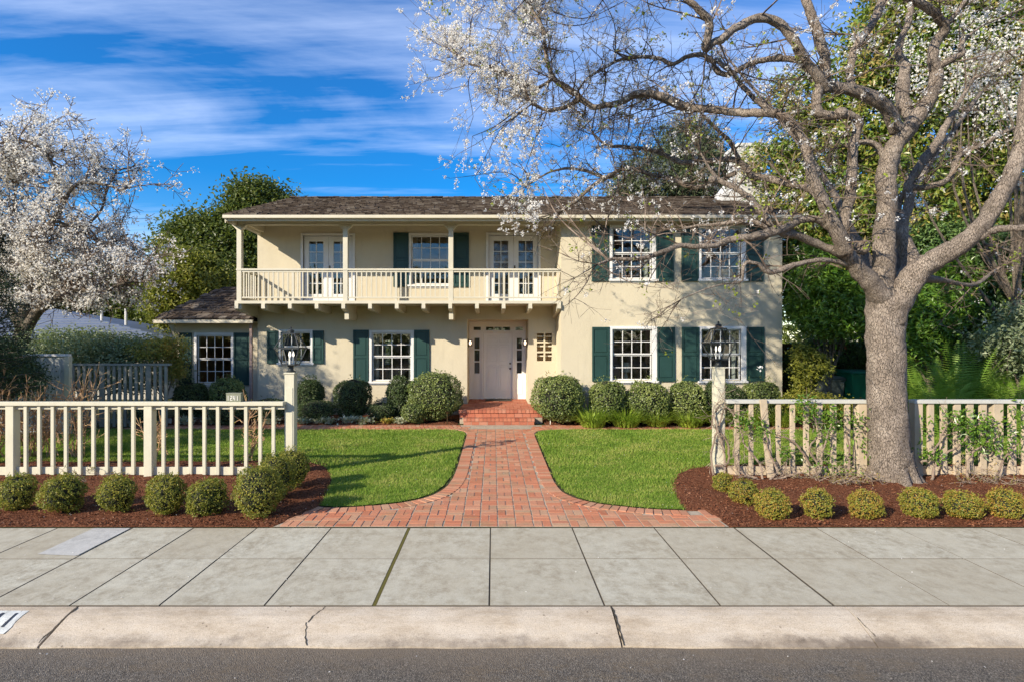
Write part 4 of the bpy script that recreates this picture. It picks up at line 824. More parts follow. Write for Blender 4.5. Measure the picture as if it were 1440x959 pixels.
# ------------------------------------------------------------------ back fences
bf = thing('back_fence', 'old grey-green slatted fence in shade before the shrubs, left side yard', 'fence', (-9, 14.5, 0)); YB = 14.5
x0, x1 = wx(96, YB), wx(240, YB)
m = MB(); m.box(x0, x1, YB - .04, YB + .06, 1.57, 1.62); m.build('top_rail', M['backfence'], bf); m = MB(); m.box(x0, x1, YB + .02, YB + .05, .1, .22); m.build('bottom_board', M['backfence'], bf)
x = x0 + .1; i = 0
while x < x1 - .05:
    wd = .13 if i % 8 in (5,) else .07; m = MB(); m.box(x, x + wd, YB - .02, YB + .018, .02, 1.569); m.build('post' if wd > .1 else 'picket', M['backfence'], bf); x += wd + .07; i += 1
pf = thing('panel_fence', 'pale grey solid board fence panel with battens behind the bare rose canes', 'fence', (-9.5, 13.4, 0)); YP = 13.4
xa, xb = wx(-160, YP), wx(92, YP)
m = MB(); m.box(xa, xb, YP, YP + .03, .02, 1.84); m.build('board', M['panelw'], pf); m = MB(); m.box(xa, xb + .1, YP - .05, YP + .06, 1.841, 1.89); m.build('cap_rail', M['white'], pf)
m = MB(); m.box(xb, xb + .11, YP - .04, YP + .07, -.02, 1.84); m.build('post', M['fence'], pf)
x = xa
while x < xb - .02: m = MB(); m.box(x, x + .04, YP - .02, YP - .001, .02, 1.78); m.build('batten', M['panelw'], pf); x += .17
# brown board fence and bins at the right
br = thing('board_fence', 'dark reddish brown board fence deep in the shade behind the right garden', 'fence', (13, 18.4, 0)); YG = 18.4
x = 8.4
m = MB(); m.box(8.4, 22, YG + .03, YG + .08, .3, .4); m.box(8.4, 22, YG + .03, YG + .08, 1.5, 1.6); m.build('rail', M['brownf'], br)
while x < 22: m = MB(); m.box(x, x + .135, YG, YG + .025, -.02, 2.1 + random.uniform(-.015, .015)); m.build('board', M['brownf'], br); x += .145
def bin_(label, x, y, mat, s_=1.0, rz=0.):
    t = thing('wheeled_bin', label, 'bin', (x, y, 0), 'wheeled bins in the side yard'); m = MB(); z1 = .98 * s_; a, b = .24 * s_, .31 * s_
    m.add([(x - a, y - a, .06), (x + a, y - a, .06), (x + a, y + a, .06), (x - a, y + a, .06), (x - b, y - b, z1), (x + b, y - b, z1), (x + b, y + b, z1), (x - b, y + b, z1)], [(3, 2, 1, 0), (0, 1, 5, 4), (1, 2, 6, 5), (2, 3, 7, 6), (3, 0, 4, 7), (4, 5, 6, 7)])
    m.box(x - b - .02, x + b + .02, y - b - .02, y - b + .02, z1 - .06, z1 - .0); m.build('body', mat, t, bevel=.02)
    m = MB(); c = b + .03; m.add([(x - c, y - c - .02, z1 + .005), (x + c, y - c - .02, z1 + .005), (x + c, y + c, z1 + .005), (x - c, y + c, z1 + .005), (x - c * .85, y - c * .8, z1 + .07), (x + c * .85, y - c * .8, z1 + .07), (x + c * .85, y + c * .9, z1 + .09), (x - c * .85, y + c * .9, z1 + .09)], [(3, 2, 1, 0), (0, 1, 5, 4), (1, 2, 6, 5), (2, 3, 7, 6), (3, 0, 4, 7), (4, 5, 6, 7)]); m.build('lid', mat, t, bevel=.02)
    m = MB(); m.tube([(x - b, y + c + .05, z1 - .03), (x + b, y + c + .05, z1 - .03)], .018, 8); m.build('handle', mat, t)
    for q in (-1, 1): m = MB(); m.tube([(x + q * (a + .0), y + a + .02, .12), (x + q * (a + .06), y + a + .02, .12)], .12, 16); m.build('wheel', M['rubber'], t)
bin_('bright green wheeled bin just left of the big tree trunk, behind the fence', wx(1205, 16.8), 16.8, M['bin'], 1.28)
bin_('grey-green wheeled bin left of the bright green bin', wx(1163, 17.0), 17.0, M['bin2'], 1.1)
# path lights
for i, (p, y) in enumerate(((774, 14.93), (629, 14.93))):
    x = wx(p, y); t = thing('path_light', ('small pale garden light on a stake, right of the brick steps', 'small dark garden light on a stake left of the brick steps')[i], 'garden light', (x, y, .02), 'garden lights by the steps')
    m = MB(); m.tube([(x, y, .0), (x, y, .33)], .011, 8); m.build('stake', M['brass'] if i else M['candle'], t); m = MB(); m.lathe((x, y, .33), [(.03, -.03), (.035, 0), (.075, .01), (.05, .03), (.008, .05)], 12); m.build('lamp_head', M['brass'] if i else M['candle'], t)
# ------------------------------------------------------------------ foliage helpers
def sph(n):
    v = rng.normal(size=(n, 3)); return v / np.linalg.norm(v, axis=1)[:, None]
def ball_mesh(rx, rz, n, L, flat=.0, lump=.07, core=True, spike=.02):
    """clipped shrub standing on z=0, leaves through the outer shell, uneven outline"""
    m = MB(); d = sph(n); ph = rng.uniform(0, 6, 6)
    lum = 1 + lump * (np.sin(3 * d[:, 0] + ph[0]) * np.sin(4 * d[:, 1] + ph[1]) + .6 * np.sin(7 * d[:, 2] + ph[2] + 3 * d[:, 0])) + .35 * lump * np.sin(15 * d[:, 0] + ph[3]) * np.sin(13 * d[:, 2] + ph[4])
    rr = lum * (1 - np.abs(rng.normal(0, .075, n))) + rng.exponential(spike, n) * (rng.uniform(size=n) < .25)
    sz = np.where(d[:, 2] < 0, 1 - .12 * d[:, 2] ** 2, 1 - flat * d[:, 2] ** 2); C = d * rr[:, None] * np.array([rx, rx, rz]); C[:, 2] *= sz; C[:, 2] += rz
    C[:, 2] = np.maximum(C[:, 2], .015); N = d * .7 + rng.normal(size=(n, 3)) * .65 + (0, 0, .25)
    hole = np.sin(9 * d[:, 0] + ph[1]) * np.sin(8 * d[:, 1] + ph[2]) * np.sin(7 * d[:, 2] + ph[5]); kp = rng.uniform(size=n) < np.where(hole > .35, .45, 1); C, N = C[kp], N[kp]; n = len(C)
    m.leaves(C, N, L * rng.uniform(.7, 1.25, n), L * rng.uniform(.38, .6, n), .14)
    k2 = int(n * (.03 if rx < .4 else .008)); dd = sph(k2); dd[:, 2] = np.abs(dd[:, 2]); Cs = dd * (1.0 + rng.exponential(.022, k2))[:, None] * np.array([rx, rx, rz]) + (0, 0, rz); Cs = np.repeat(Cs, 3, 0) + rng.normal(0, L * .3, (3 * k2, 3)); m.leaves(Cs, np.repeat(dd, 3, 0) * .3 + rng.normal(size=(3 * k2, 3)), L * .9, L * .45, .14)
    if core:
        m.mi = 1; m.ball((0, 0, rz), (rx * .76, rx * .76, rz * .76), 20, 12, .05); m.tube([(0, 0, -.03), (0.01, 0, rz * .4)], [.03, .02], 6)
    return m
def crown(m, blobs, nclump, per, L, spread=.35, inner=.55, W=.5, up=.5, size_j=(.7, 1.3)):
    """leaf clumps scattered through a set of ellipsoids (x, y, z, rx, ry, rz)"""
    B = np.array(blobs, float); wgt = (B[:, 3] * B[:, 5]) ; wgt /= wgt.sum(); k = rng.choice(len(B), nclump, p=wgt)
    d = sph(nclump); r = inner + (1 - inner) * rng.uniform(0, 1, nclump) ** .6; c = B[k, :3] + d * r[:, None] * B[k, 3:6]
    sp_ = spread * rng.uniform(.6, 1.4, nclump)
    C = np.repeat(c, per, 0) + rng.normal(size=(nclump * per, 3)) * np.repeat(sp_, per)[:, None] * np.array([.5, .5, .38]); D = np.repeat(d, per, 0)
    n = len(C); N = D * .6 + rng.normal(size=(n, 3)) * .7 + (0, 0, up)
    ok = C[:, 2] > .02; C, N = C[ok], N[ok]; n = len(C)
    m.leaves(C, N, L * rng.uniform(*size_j, n), L * W * rng.uniform(.8, 1.2, n), .15); return c
def trunk_to(m, base, tips, r0, n=14):
    base = np.array(base, float); tips = np.asarray(tips); idx = rng.choice(len(tips), min(n, len(tips)), replace=False)
    top = tips[:, :].mean(0) * .35 + base * .65; top[:2] = base[:2] * .7 + tips[:, :2].mean(0) * .3
    m.tube(catmull([base - (0, 0, .1), base * .5 + top * .5 + (.05, 0, 0), top], 5), np.linspace(r0, r0 * .7, 11), 10, rough=.05)
    for i in idx:
        t = tips[i]; mid = (top + t) / 2 + rng.normal(0, .12, 3) * np.linalg.norm(t - top) * .5; st = base * .3 + top * .7 if rng.uniform() < .4 else top
        m.tube(catmull([st, mid, t], 4), np.linspace(r0 * .45, r0 * .06, 9), 6, False)
def leafy(name, label, cat, base, blobs, nclump, per, L, mat, r0=.15, bark='bark2', group=None, trunk=True, **kw):
    t = thing(name, label, cat, base, group); m = MB(); c = crown(m, blobs, nclump, per, L, **kw); m.build('crown' if trunk else 'foliage', mat, t)
    m = MB(); trunk_to(m, base, c, r0); m.build('trunk' if trunk else 'stem', M[bark], t); return t
def V3(px, py, Y): return np.array((wx(px, Y), Y, wz(py, Y)))
def bl(px, py, Y, rpx, rpz, ry=None): 
    s_ = Y / F; return (wx(px, Y), Y, wz(py, Y), rpx * s_, ry if ry else rpx * s_ * .8, rpz * s_)
# ------------------------------------------------------------------ branching
class Tree:
    def __init__(s): s.A = []; s.B = []; s.R0 = []; s.R1 = []; s.tips = []
    def grow(s, p, d, L, r, lv, up=.0, wob=.25, kids=(6, 5), ratio=.55, minr=.0035, tipn=3, zmin=None):
        n = max(3, int(L / .12)) if lv < 2 else 3; st = L / n; p = np.array(p, float); d = np.array(d, float); d /= np.linalg.norm(d); pts = [p.copy()]; ds = []
        for i in range(n):
            d = d + np.array((random.gauss(0, wob), random.gauss(0, wob), random.gauss(0, wob) + up)) * .5; d /= np.linalg.norm(d)
            q = p + d * st; r0 = max(minr, r * (1 - .75 * i / n)); r1 = max(minr * .9, r * (1 - .75 * (i + 1) / n))
            s.A.append(p); s.B.append(q); s.R0.append(r0); s.R1.append(r1); ds.append(d.copy()); p = q; pts.append(p.copy())
        if lv >= len(kids): s.tips.append(p); s.tips.append(pts[-2]); return
        for _ in range(kids[lv]):
            i = random.randint(max(0, int(n * .2)), n - 1); dd = ds[i] * .55 + np.array((random.gauss(0, .6), random.gauss(0, .6), random.gauss(0, .55) + up * .6))
            s.grow(pts[i], dd, L * ratio * random.uniform(.6, 1.25), r * .5, lv + 1, up, wob * 1.1, kids, ratio, minr, tipn)
        s.tips.append(p)
    def mesh(s, m, k=3): m.segs(s.A, s.B, s.R0, s.R1, k)
# ------------------------------------------------------------------ the big flowering street tree
YT = 8.95
T = thing('flowering_street_tree', 'big old tree with thick twisting limbs and sparse white blossom in the tan fence line', 'tree', (wx(1253, YT), YT, 0))
limbs = {
 'trunk': [(1257, 693, 80, 8.95), (1256, 680, 73, 8.95), (1253, 660, 66, 8.95), (1250, 630, 61.5, 8.95), (1247, 560, 58, 8.95), (1246, 500, 57, 8.97), (1245, 458, 58, 8.98), (1246, 430, 60, 9.0), (1244, 408, 52, 9.0)],
 'A': [(1253, 455, 46, 8.95), (1264, 420, 44, 8.85), (1285, 388, 41, 8.75), (1310, 368, 37, 8.65), (1345, 350, 34, 8.5), (1375, 322, 34, 8.4), (1395, 290, 34, 8.35), (1413, 258, 32, 8.3), (1428, 222, 30, 8.3), (1438, 180, 28, 8.3), (1442, 135, 26, 8.3), (1452, 80, 22, 8.4), (1460, 20, 18, 8.5), (1450, -50, 12, 8.6)],
 'A1': [(1368, 335, 20, 8.4), (1392, 325, 17, 8.3), (1415, 320, 14, 8.2), (1445, 319, 13, 8.1), (1500, 306, 10, 8.0), (1560, 280, 7, 7.9)],
 'A2': [(1385, 345, 6, 8.6), (1410, 350, 5, 8.7), (1436, 365, 4, 8.8), (1460, 392, 3, 8.9)],
 'B': [(1262, 430, 26, 9.05), (1266, 402, 26, 9.1), (1279, 378, 29, 9.15), (1280, 352, 27, 9.2), (1271, 330, 24, 9.25), (1272, 308, 20, 9.3), (1279, 283, 17, 9.35), (1278, 258, 15, 9.4), (1290, 234, 16, 9.45), (1305, 214, 16, 9.5), (1320, 194, 16, 9.55), (1328, 180, 14, 9.6), (1345, 150, 9, 9.7), (1370, 110, 6, 9.8)],
 'B1': [(1280, 265, 12, 9.4), (1305, 263, 12, 9.35), (1330, 254, 11, 9.3), (1342, 238, 11, 9.3), (1346, 222, 11, 9.3), (1362, 210, 10, 9.3), (1385, 204, 9, 9.3), (1405, 190, 8, 9.2), (1425, 182, 6, 9.1), (1460, 170, 4, 9)],
 'B2': [(1262, 340, 12, 9.4), (1262, 305, 12, 9.5), (1268, 278, 11, 9.5), (1281, 262, 9, 9.45)],
 'C': [(1243, 435, 42, 9.0), (1241, 392, 36, 8.95), (1241, 350, 35, 8.9), (1245, 300, 34, 8.85), (1246, 255, 34, 8.8), (1250, 222, 32, 8.8), (1262, 200, 29, 8.75), (1283, 172, 30, 8.7), (1303, 147, 28, 8.65), (1314, 120, 26, 8.6), (1318, 98, 24, 8.6), (1312, 78, 20, 8.55), (1322, 52, 19, 8.5), (1333, 35, 18, 8.4), (1318, 18, 17, 8.3), (1292, 4, 16, 8.2), (1262, -10, 14, 8.1), (1230, -40, 10, 8)],
 'C1': [(1335, 32, 9, 8.4), (1350, 10, 9, 8.3), (1372, -20, 7, 8.2)],
 'C5': [(1310, 98, 16, 8.6), (1330, 88, 14, 8.5), (1352, 75, 13, 8.4), (1352, 62, 9, 8.4), (1380, 38, 4, 8.3), (1440, 12, 3.5, 8.2), (1500, -10, 3, 8.1)],
 'C2': [(1282, 168, 26, 8.75), (1270, 140, 25, 8.8), (1271, 112, 22, 8.9), (1275, 88, 18, 9), (1266, 72, 14, 9.05), (1270, 52, 12, 9.1), (1279, 25, 12, 9.15), (1282, -10, 11, 9.2), (1290, -60, 8, 9.3)],
 'C3': [(1262, 185, 26, 8.75), (1245, 152, 25, 8.65), (1222, 133, 24, 8.55), (1196, 125, 21, 8.5), (1170, 120, 20, 8.45), (1158, 108, 20, 8.4)],
 'C4': [(1199, 125, 13, 8.6), (1195, 105, 13, 8.65), (1197, 85, 13, 8.7), (1208, 60, 14, 8.75), (1226, 35, 14, 8.8), (1238, 10, 16, 8.85), (1246, -30, 12, 8.9), (1240, -80, 8, 8.9)],
 'C6': [(1248, 225, 16, 8.8), (1230, 203, 12, 8.85), (1205, 202, 10, 8.9), (1190, 206, 9, 8.9)],
 'D': [(1243, 425, 40, 8.95), (1222, 398, 32, 8.8), (1200, 372, 26, 8.7), (1187, 350, 24, 8.6), (1187, 315, 20, 8.55), (1192, 280, 19, 8.5), (1196, 240, 18, 8.45), (1197, 212, 17, 8.45), (1202, 185, 16, 8.45), (1203, 168, 15, 8.4), (1190, 158, 16, 8.35), (1168, 157, 16, 8.3), (1150, 152, 16, 8.3), (1150, 128, 17, 8.3), (1158, 108, 20, 8.35), (1162, 80, 18, 8.3), (1150, 52, 17, 8.3), (1142, 22, 16, 8.3), (1132, -5, 14, 8.3), (1120, -60, 9, 8.3)],
 'D2': [(1188, 355, 26, 8.55), (1178, 330, 24, 8.45), (1162, 300, 22, 8.35), (1154, 275, 20, 8.3), (1142, 240, 18, 8.2), (1138, 215, 17, 8.15), (1132, 195, 15, 8.1), (1110, 168, 15, 8.0), (1082, 160, 15, 7.95), (1050, 157, 14, 7.9), (1020, 151, 13, 7.85), (990, 148, 13, 7.8), (960, 142, 12, 7.75), (938, 132, 11, 7.7), (900, 127, 11, 7.7), (878, 138, 10, 7.7), (850, 144, 9, 7.65), (828, 146, 9, 7.6), (802, 127, 9, 7.6), (780, 112, 8, 7.6), (768, 86, 7, 7.65), (765, 55, 5, 7.7), (755, 10, 4, 7.8)],
 'D2b': [(1000, 150, 9, 7.85), (975, 156, 8, 7.9), (955, 152, 8, 7.95), (930, 141, 8, 8), (905, 133, 8, 8)],
 'D2c': [(815, 140, 7, 7.6), (795, 152, 6.5, 7.6), (768, 157, 6, 7.55), (748, 147, 5, 7.55), (738, 128, 4, 7.5), (715, 108, 3.5, 7.5), (690, 98, 3, 7.4), (660, 90, 2.5, 7.4)],
 'D2d': [(776, 112, 5, 7.65), (752, 124, 5, 7.7), (730, 112, 4.5, 7.75), (700, 98, 4, 7.8), (680, 92, 3, 7.8), (650, 70, 2.5, 7.9)],
 'D3': [(1156, 285, 15, 8.4), (1135, 266, 14, 8.5), (1105, 258, 13, 8.6), (1078, 250, 12, 8.7), (1055, 244, 11, 8.75), (1044, 228, 10, 8.8), (1020, 222, 10, 8.9), (990, 224, 10, 9), (960, 229, 9, 9.05), (937, 219, 8, 9.1), (912, 210, 7, 9.15), (880, 206, 6, 9.2), (855, 205, 5, 9.3), (835, 190, 4, 9.4)],
 'D3b': [(1040, 225, 7, 8.8), (1025, 200, 7, 8.7), (1005, 180, 6, 8.6), (985, 160, 5, 8.5)],
 'D4': [(1187, 350, 20, 8.6), (1172, 328, 15, 8.55), (1150, 312, 13, 8.5), (1122, 312, 13, 8.45), (1098, 322, 16, 8.4), (1075, 326, 17, 8.35), (1048, 333, 12, 8.3), (1020, 338, 10, 8.3), (1003, 346, 8, 8.25), (978, 346, 8, 8.2), (958, 345, 8, 8.2), (932, 355, 8, 8.1), (915, 362, 7, 8.1), (890, 365, 6, 8.0), (865, 365, 5, 8), (840, 372, 3, 7.9)],
 'D4c': [(1205, 375, 20, 8.75), (1180, 358, 15, 8.7), (1150, 345, 13, 8.65), (1120, 332, 13, 8.5), (1095, 326, 13, 8.4)],
 'D4b': [(1080, 322, 10, 8.4), (1060, 312, 9, 8.5), (1030, 313, 7, 8.6), (1005, 317, 6, 8.7), (985, 318, 5, 8.8), (960, 322, 4, 8.9)],
 'D5': [(1090, 325, 12, 8.35), (1072, 300, 12, 8.3), (1050, 280, 11, 8.25), (1030, 265, 10, 8.2), (1012, 257, 9, 8.2), (996, 238, 5, 8.1), (985, 215, 3, 8.1)],
 'E0': [(1035, 243, 9, 8.8), (1012, 255, 8, 8.7), (985, 262, 8, 8.65), (962, 262, 7.5, 8.6), (940, 252, 7, 8.6), (915, 246, 6.5, 8.6), (890, 238, 6.5, 8.6), (870, 240, 6, 8.6), (858, 248, 6, 8.6), (835, 262, 6, 8.6), (812, 282, 5.5, 8.55), (788, 298, 5, 8.5)],
 'E0b': [(872, 248, 5, 8.6), (850, 250, 5, 8.7), (825, 242, 5, 8.8), (800, 238, 4.5, 8.9), (770, 245, 3, 9), (740, 262, 2.5, 9.1)],
 'E0c': [(870, 250, 4, 8.6), (866, 280, 3.5, 8.5), (855, 305, 3, 8.5), (850, 330, 2, 8.4)],
 'U1': [(940, -25, 8, 7.7), (880, -75, 7, 7.8), (800, -110, 6, 8.0), (720, -120, 5, 8.2), (660, -100, 4, 8.4)],
 'U2': [(1120, -60, 9, 8.3), (1020, -130, 8, 8.4), (900, -170, 7, 8.6), (780, -190, 6, 8.8), (660, -180, 4, 9.0)],
 'U3': [(880, -75, 5, 7.8), (820, -55, 5, 7.6), (740, -60, 4, 7.5), (680, -45, 3, 7.5)],
 'U4': [(768, 50, 5, 7.7), (740, 0, 4.5, 7.9), (700, -50, 4, 8.1), (650, -80, 3, 8.3)],
 'U5': [(800, -190, 6, 8.8), (720, -230, 5, 9.3), (640, -240, 4, 9.8), (580, -220, 3, 10)],
 'D6': [(1215, 392, 12, 8.8), (1192, 374, 9, 8.7), (1162, 367, 8.5, 8.6), (1132, 370, 8, 8.55), (1102, 378, 9, 8.5), (1082, 383, 8, 8.45), (1066, 372, 6, 8.4), (1049, 371, 6, 8.4), (1044, 384, 5, 8.4), (1042, 397, 3.5, 8.4), (1020, 400, 2.5, 8.35), (990, 408, 2, 8.3), (958, 421, 1.5, 8.3)],
 'E1': [(1162, 130, 20, 8.4), (1148, 105, 18, 8.3), (1130, 80, 17, 8.25), (1112, 52, 17, 8.2), (1090, 30, 16, 8.15), (1063, 27, 15, 8.1), (1040, 36, 14, 8.05), (1020, 48, 14, 8.0), (1003, 58, 13, 8), (992, 64, 13, 8), (997, 45, 13, 7.9), (996, 28, 13, 7.85), (980, 12, 11, 7.8), (965, 0, 10, 7.8), (940, -25, 7, 7.7), (900, -50, 5, 7.6)],
 'E2': [(1150, 112, 15, 8.4), (1128, 88, 12, 8.5), (1098, 82, 11, 8.6), (1066, 86, 10, 8.65), (1045, 95, 9, 8.7), (1025, 106, 9, 8.7), (1006, 101, 8, 8.7), (1002, 86, 8, 8.7), (985, 80, 8, 8.75), (962, 84, 7, 8.8), (942, 93, 7, 8.8), (925, 84, 6.5, 8.8), (895, 82, 6, 8.85), (872, 86, 5, 8.9), (850, 97, 4.5, 8.9), (825, 112, 4, 8.9), (812, 130, 3, 9)],
 'E3': [(1006, 84, 8, 8.7), (1028, 100, 8, 8.6), (1045, 122, 8, 8.5), (1068, 145, 9, 8.3), (1092, 160, 9, 8.1)],
 'R1': [(1245, 420, 30, 9.15), (1225, 380, 20, 9.6), (1200, 330, 15, 10.2), (1170, 270, 12, 10.8), (1130, 210, 9, 11.3), (1080, 150, 6, 11.7), (1030, 90, 4, 12)],
 'R2': [(1250, 400, 26, 9.2), (1265, 340, 18, 9.8), (1285, 270, 13, 10.4), (1330, 200, 10, 10.9), (1380, 130, 7, 11.3)],
 'R3': [(1290, 390, 20, 8.8), (1330, 395, 9, 9.3), (1370, 400, 7, 9.9), (1400, 380, 5, 10.4)],
}
tr = Tree(); m = MB(); PATHS = []
def ptsof(L_, k=7):
    P = np.array([(wx(a, Y), Y, wz(b, Y), w_ / 2 * Y / F * Y / math.hypot(wx(a, Y), Y)) for a, b, w_, Y in L_]); return catmull(P, k)
for nm, L_ in limbs.items():
    kd = 2.6 if nm in ('D2', 'D2b', 'D2c', 'D2d', 'D3', 'D3b', 'E0', 'E0b', 'E0c') else (1.3 if nm in ('D5', 'E2', 'E3') else 0)
    L_ = [(a, b, w_ * (1 if nm == 'trunk' else (.97 if b > 330 else .88)), Y + kd * min(1, max(0, (1150 - a) / 380))) for a, b, w_, Y in L_]
    C = ptsof(L_, 9 if nm == 'trunk' else 6)
    if nm != 'trunk':
        nz = np.cumsum(rng.normal(0, .006, (len(C), 3)), axis=0); nz -= np.linspace(0, 1, len(C))[:, None] * nz[-1]; C[:, :3] += nz * np.minimum(1, C[:, 3:4] / .05)
    m.tube(C[:, :3], C[:, 3] * (1 + rng.normal(0, .035 if nm != 'trunk' else .008, len(C))), 40 if nm == 'trunk' else (16 if L_[0][2] > 18 else 9), True, .028 if nm == 'trunk' else .05, random.uniform(0, 6))
    if nm != 'trunk': PATHS.append((nm, C))
bx, by = wx(1257, YT), YT                                     # root flare
for k in range(9):
    a = k * 2 * math.pi / 9 + .3; rr = .42 + .08 * math.sin(k * 2.3)
    m.tube(catmull([(bx + .13 * math.cos(a), by + .13 * math.sin(a), .45), (bx + .22 * math.cos(a), by + .22 * math.sin(a), .2), (bx + (rr - .05) * math.cos(a), by + (rr - .05) * math.sin(a), .01), (bx + (rr + .1) * math.cos(a), by + (rr + .1) * math.sin(a), -.06)], 4), np.linspace(.13, .045, 13), 12, True, .06, k)
for px_, py_, s_, Y in ((1182, 160, 9, 8.27), (1095, 82, 6, 8.5), (1002, 253, 6, 8.15), (1212, 350, 10, 8.75), (1215, 345, 8, 8.7)):   # old pruning wounds
    p = V3(px_, py_, Y); m.ball(p, (s_ * Y / F, s_ * Y / F, s_ * Y / F * .9), 12, 8, .08)
m.build('trunk', M['bark'], T, smooth=True)
for nm, C in PATHS:
    dd = np.r_[0, np.cumsum(np.linalg.norm(np.diff(C[:, :3], axis=0), axis=1))]; s_ = .15
    while s_ < dd[-1]:
        i = min(len(C) - 2, int(np.searchsorted(dd, s_))); r = C[i, 3]
        if r < .115:
            big = r < .075; fx = C[i, 0]
            t = C[i + 1, :3] - C[i, :3]; t /= np.linalg.norm(t) + 1e-9
            d_ = t * random.uniform(-.1, .7) + np.array((random.gauss(-.12, .55), random.gauss(0, .62), random.gauss(.12, .6)))
            Lb = random.uniform(.35, 1.1) if big else random.uniform(.2, .5)
            if C[i, 2] > 5.5: Lb *= 1.15
            tr.grow(C[i, :3], d_, Lb, min(.016, r * .4), 0, up=random.choice((.0, .06, -.1)), wob=.22, kids=(5, 4), ratio=.52, minr=.0023)
        pxx = C[i, 0] / C[i, 1] * F + CX; fx = (.85 if pxx < 800 else (1.35 if pxx < 1050 else 2.3)) * (.42 if nm[0] == 'U' else 1)
        s_ += (random.uniform(.12, .24) if r < .06 else random.uniform(.2, .42)) * fx
    e = C[-1]; t = C[-1, :3] - C[-3, :3]; t /= np.linalg.norm(t) + 1e-9
    for _ in range(4): tr.grow(e[:3], t + rng.normal(0, .35, 3), random.uniform(.6, 1.2), min(.012, max(.008, e[3] * .7)), 0, up=.05, wob=.2, kids=(6, 4), ratio=.5, minr=.0023)
# outer sprays that hang from the limb ends towards the roof and the left
for _ in range(80):
    px_ = random.uniform(635, 930); py_ = random.uniform(-10, 290); p = V3(px_, py_, random.uniform(8.6, 11.2))
    q = [C for nm, C in PATHS if nm in ('D2', 'D2c', 'D2d', 'D3', 'E0', 'E0b', 'E2', 'E1', 'D2b', 'D4', 'E0c')]
    best = min(((np.linalg.norm(c[:3] - p), tuple(c[:3])) for C in q for c in C[::2]), key=lambda z: z[0])
    if best[0] < 1.9:
        a = np.array(best[1]); mid = (a + p) / 2 + rng.normal(0, .12, 3); P3 = catmull([a, mid, p], 5); n = len(P3)
        for i in range(n - 1): tr.A.append(P3[i]); tr.B.append(P3[i + 1]); tr.R0.append(.011 * (1 - i / n) + .004); tr.R1.append(.011 * (1 - (i + 1) / n) + .004)
        for i in range(2, n, 2): tr.grow(P3[i], (p - a) * .5 + rng.normal(0, .6, 3), random.uniform(.3, .7), .006, 1, up=random.choice((0, .05, -.08)), wob=.25, kids=(5, 4), ratio=.55, minr=.0023)
m = MB(); tr.mesh(m, 3); m.build('twigs', M['twig'], T)
tips = np.array(tr.tips); print('street tree segs', len(tr.A), 'tips', len(tips))
pxs = tips[:, 0] / tips[:, 1] * F + CX; pys = CY - (tips[:, 2] - H) / tips[:, 1] * F
# blossom is dense on the outer left and top, thin towards the middle
prob = np.where(pxs < 760, .75, np.where(pxs < 960, .15, .085)) * np.where(pys > 330, .10, 1) * np.where((pxs < 790) & (pys > 240), .75, 1)
prob += .12 * (pys < 60); prob = np.where(pys < -20, .75, prob)
cl = .5 + .5 * np.sin(tips[:, 0] * 3.3 + 2 * np.sin(tips[:, 2] * 2.9)) * np.sin(tips[:, 2] * 3.7 + tips[:, 1] * 2.1); sel = tips[rng.uniform(size=len(tips)) < prob * (.35 + 1.3 * cl)]
def blossoms(m, sel, per, sp_, L):
    k = rng.poisson(per, len(sel)) + 1; C = np.repeat(sel, k, 0) + rng.normal(size=(k.sum(), 3)) * sp_; n = len(C)
    N = rng.normal(size=(n, 3)) + (0, -.15, .5); m.leaves(C, N, L * rng.uniform(.7, 1.3, n), L * rng.uniform(.55, .95, n), .18)
m = MB(); blossoms(m, sel, 9, .020, .033); m.build('blossom', M['petal'], T)
yl = tips[rng.uniform(size=len(tips)) < .022]; m = MB(); blossoms(m, yl, 4, .03, .05); m.build('young_leaves', M['young'], T)
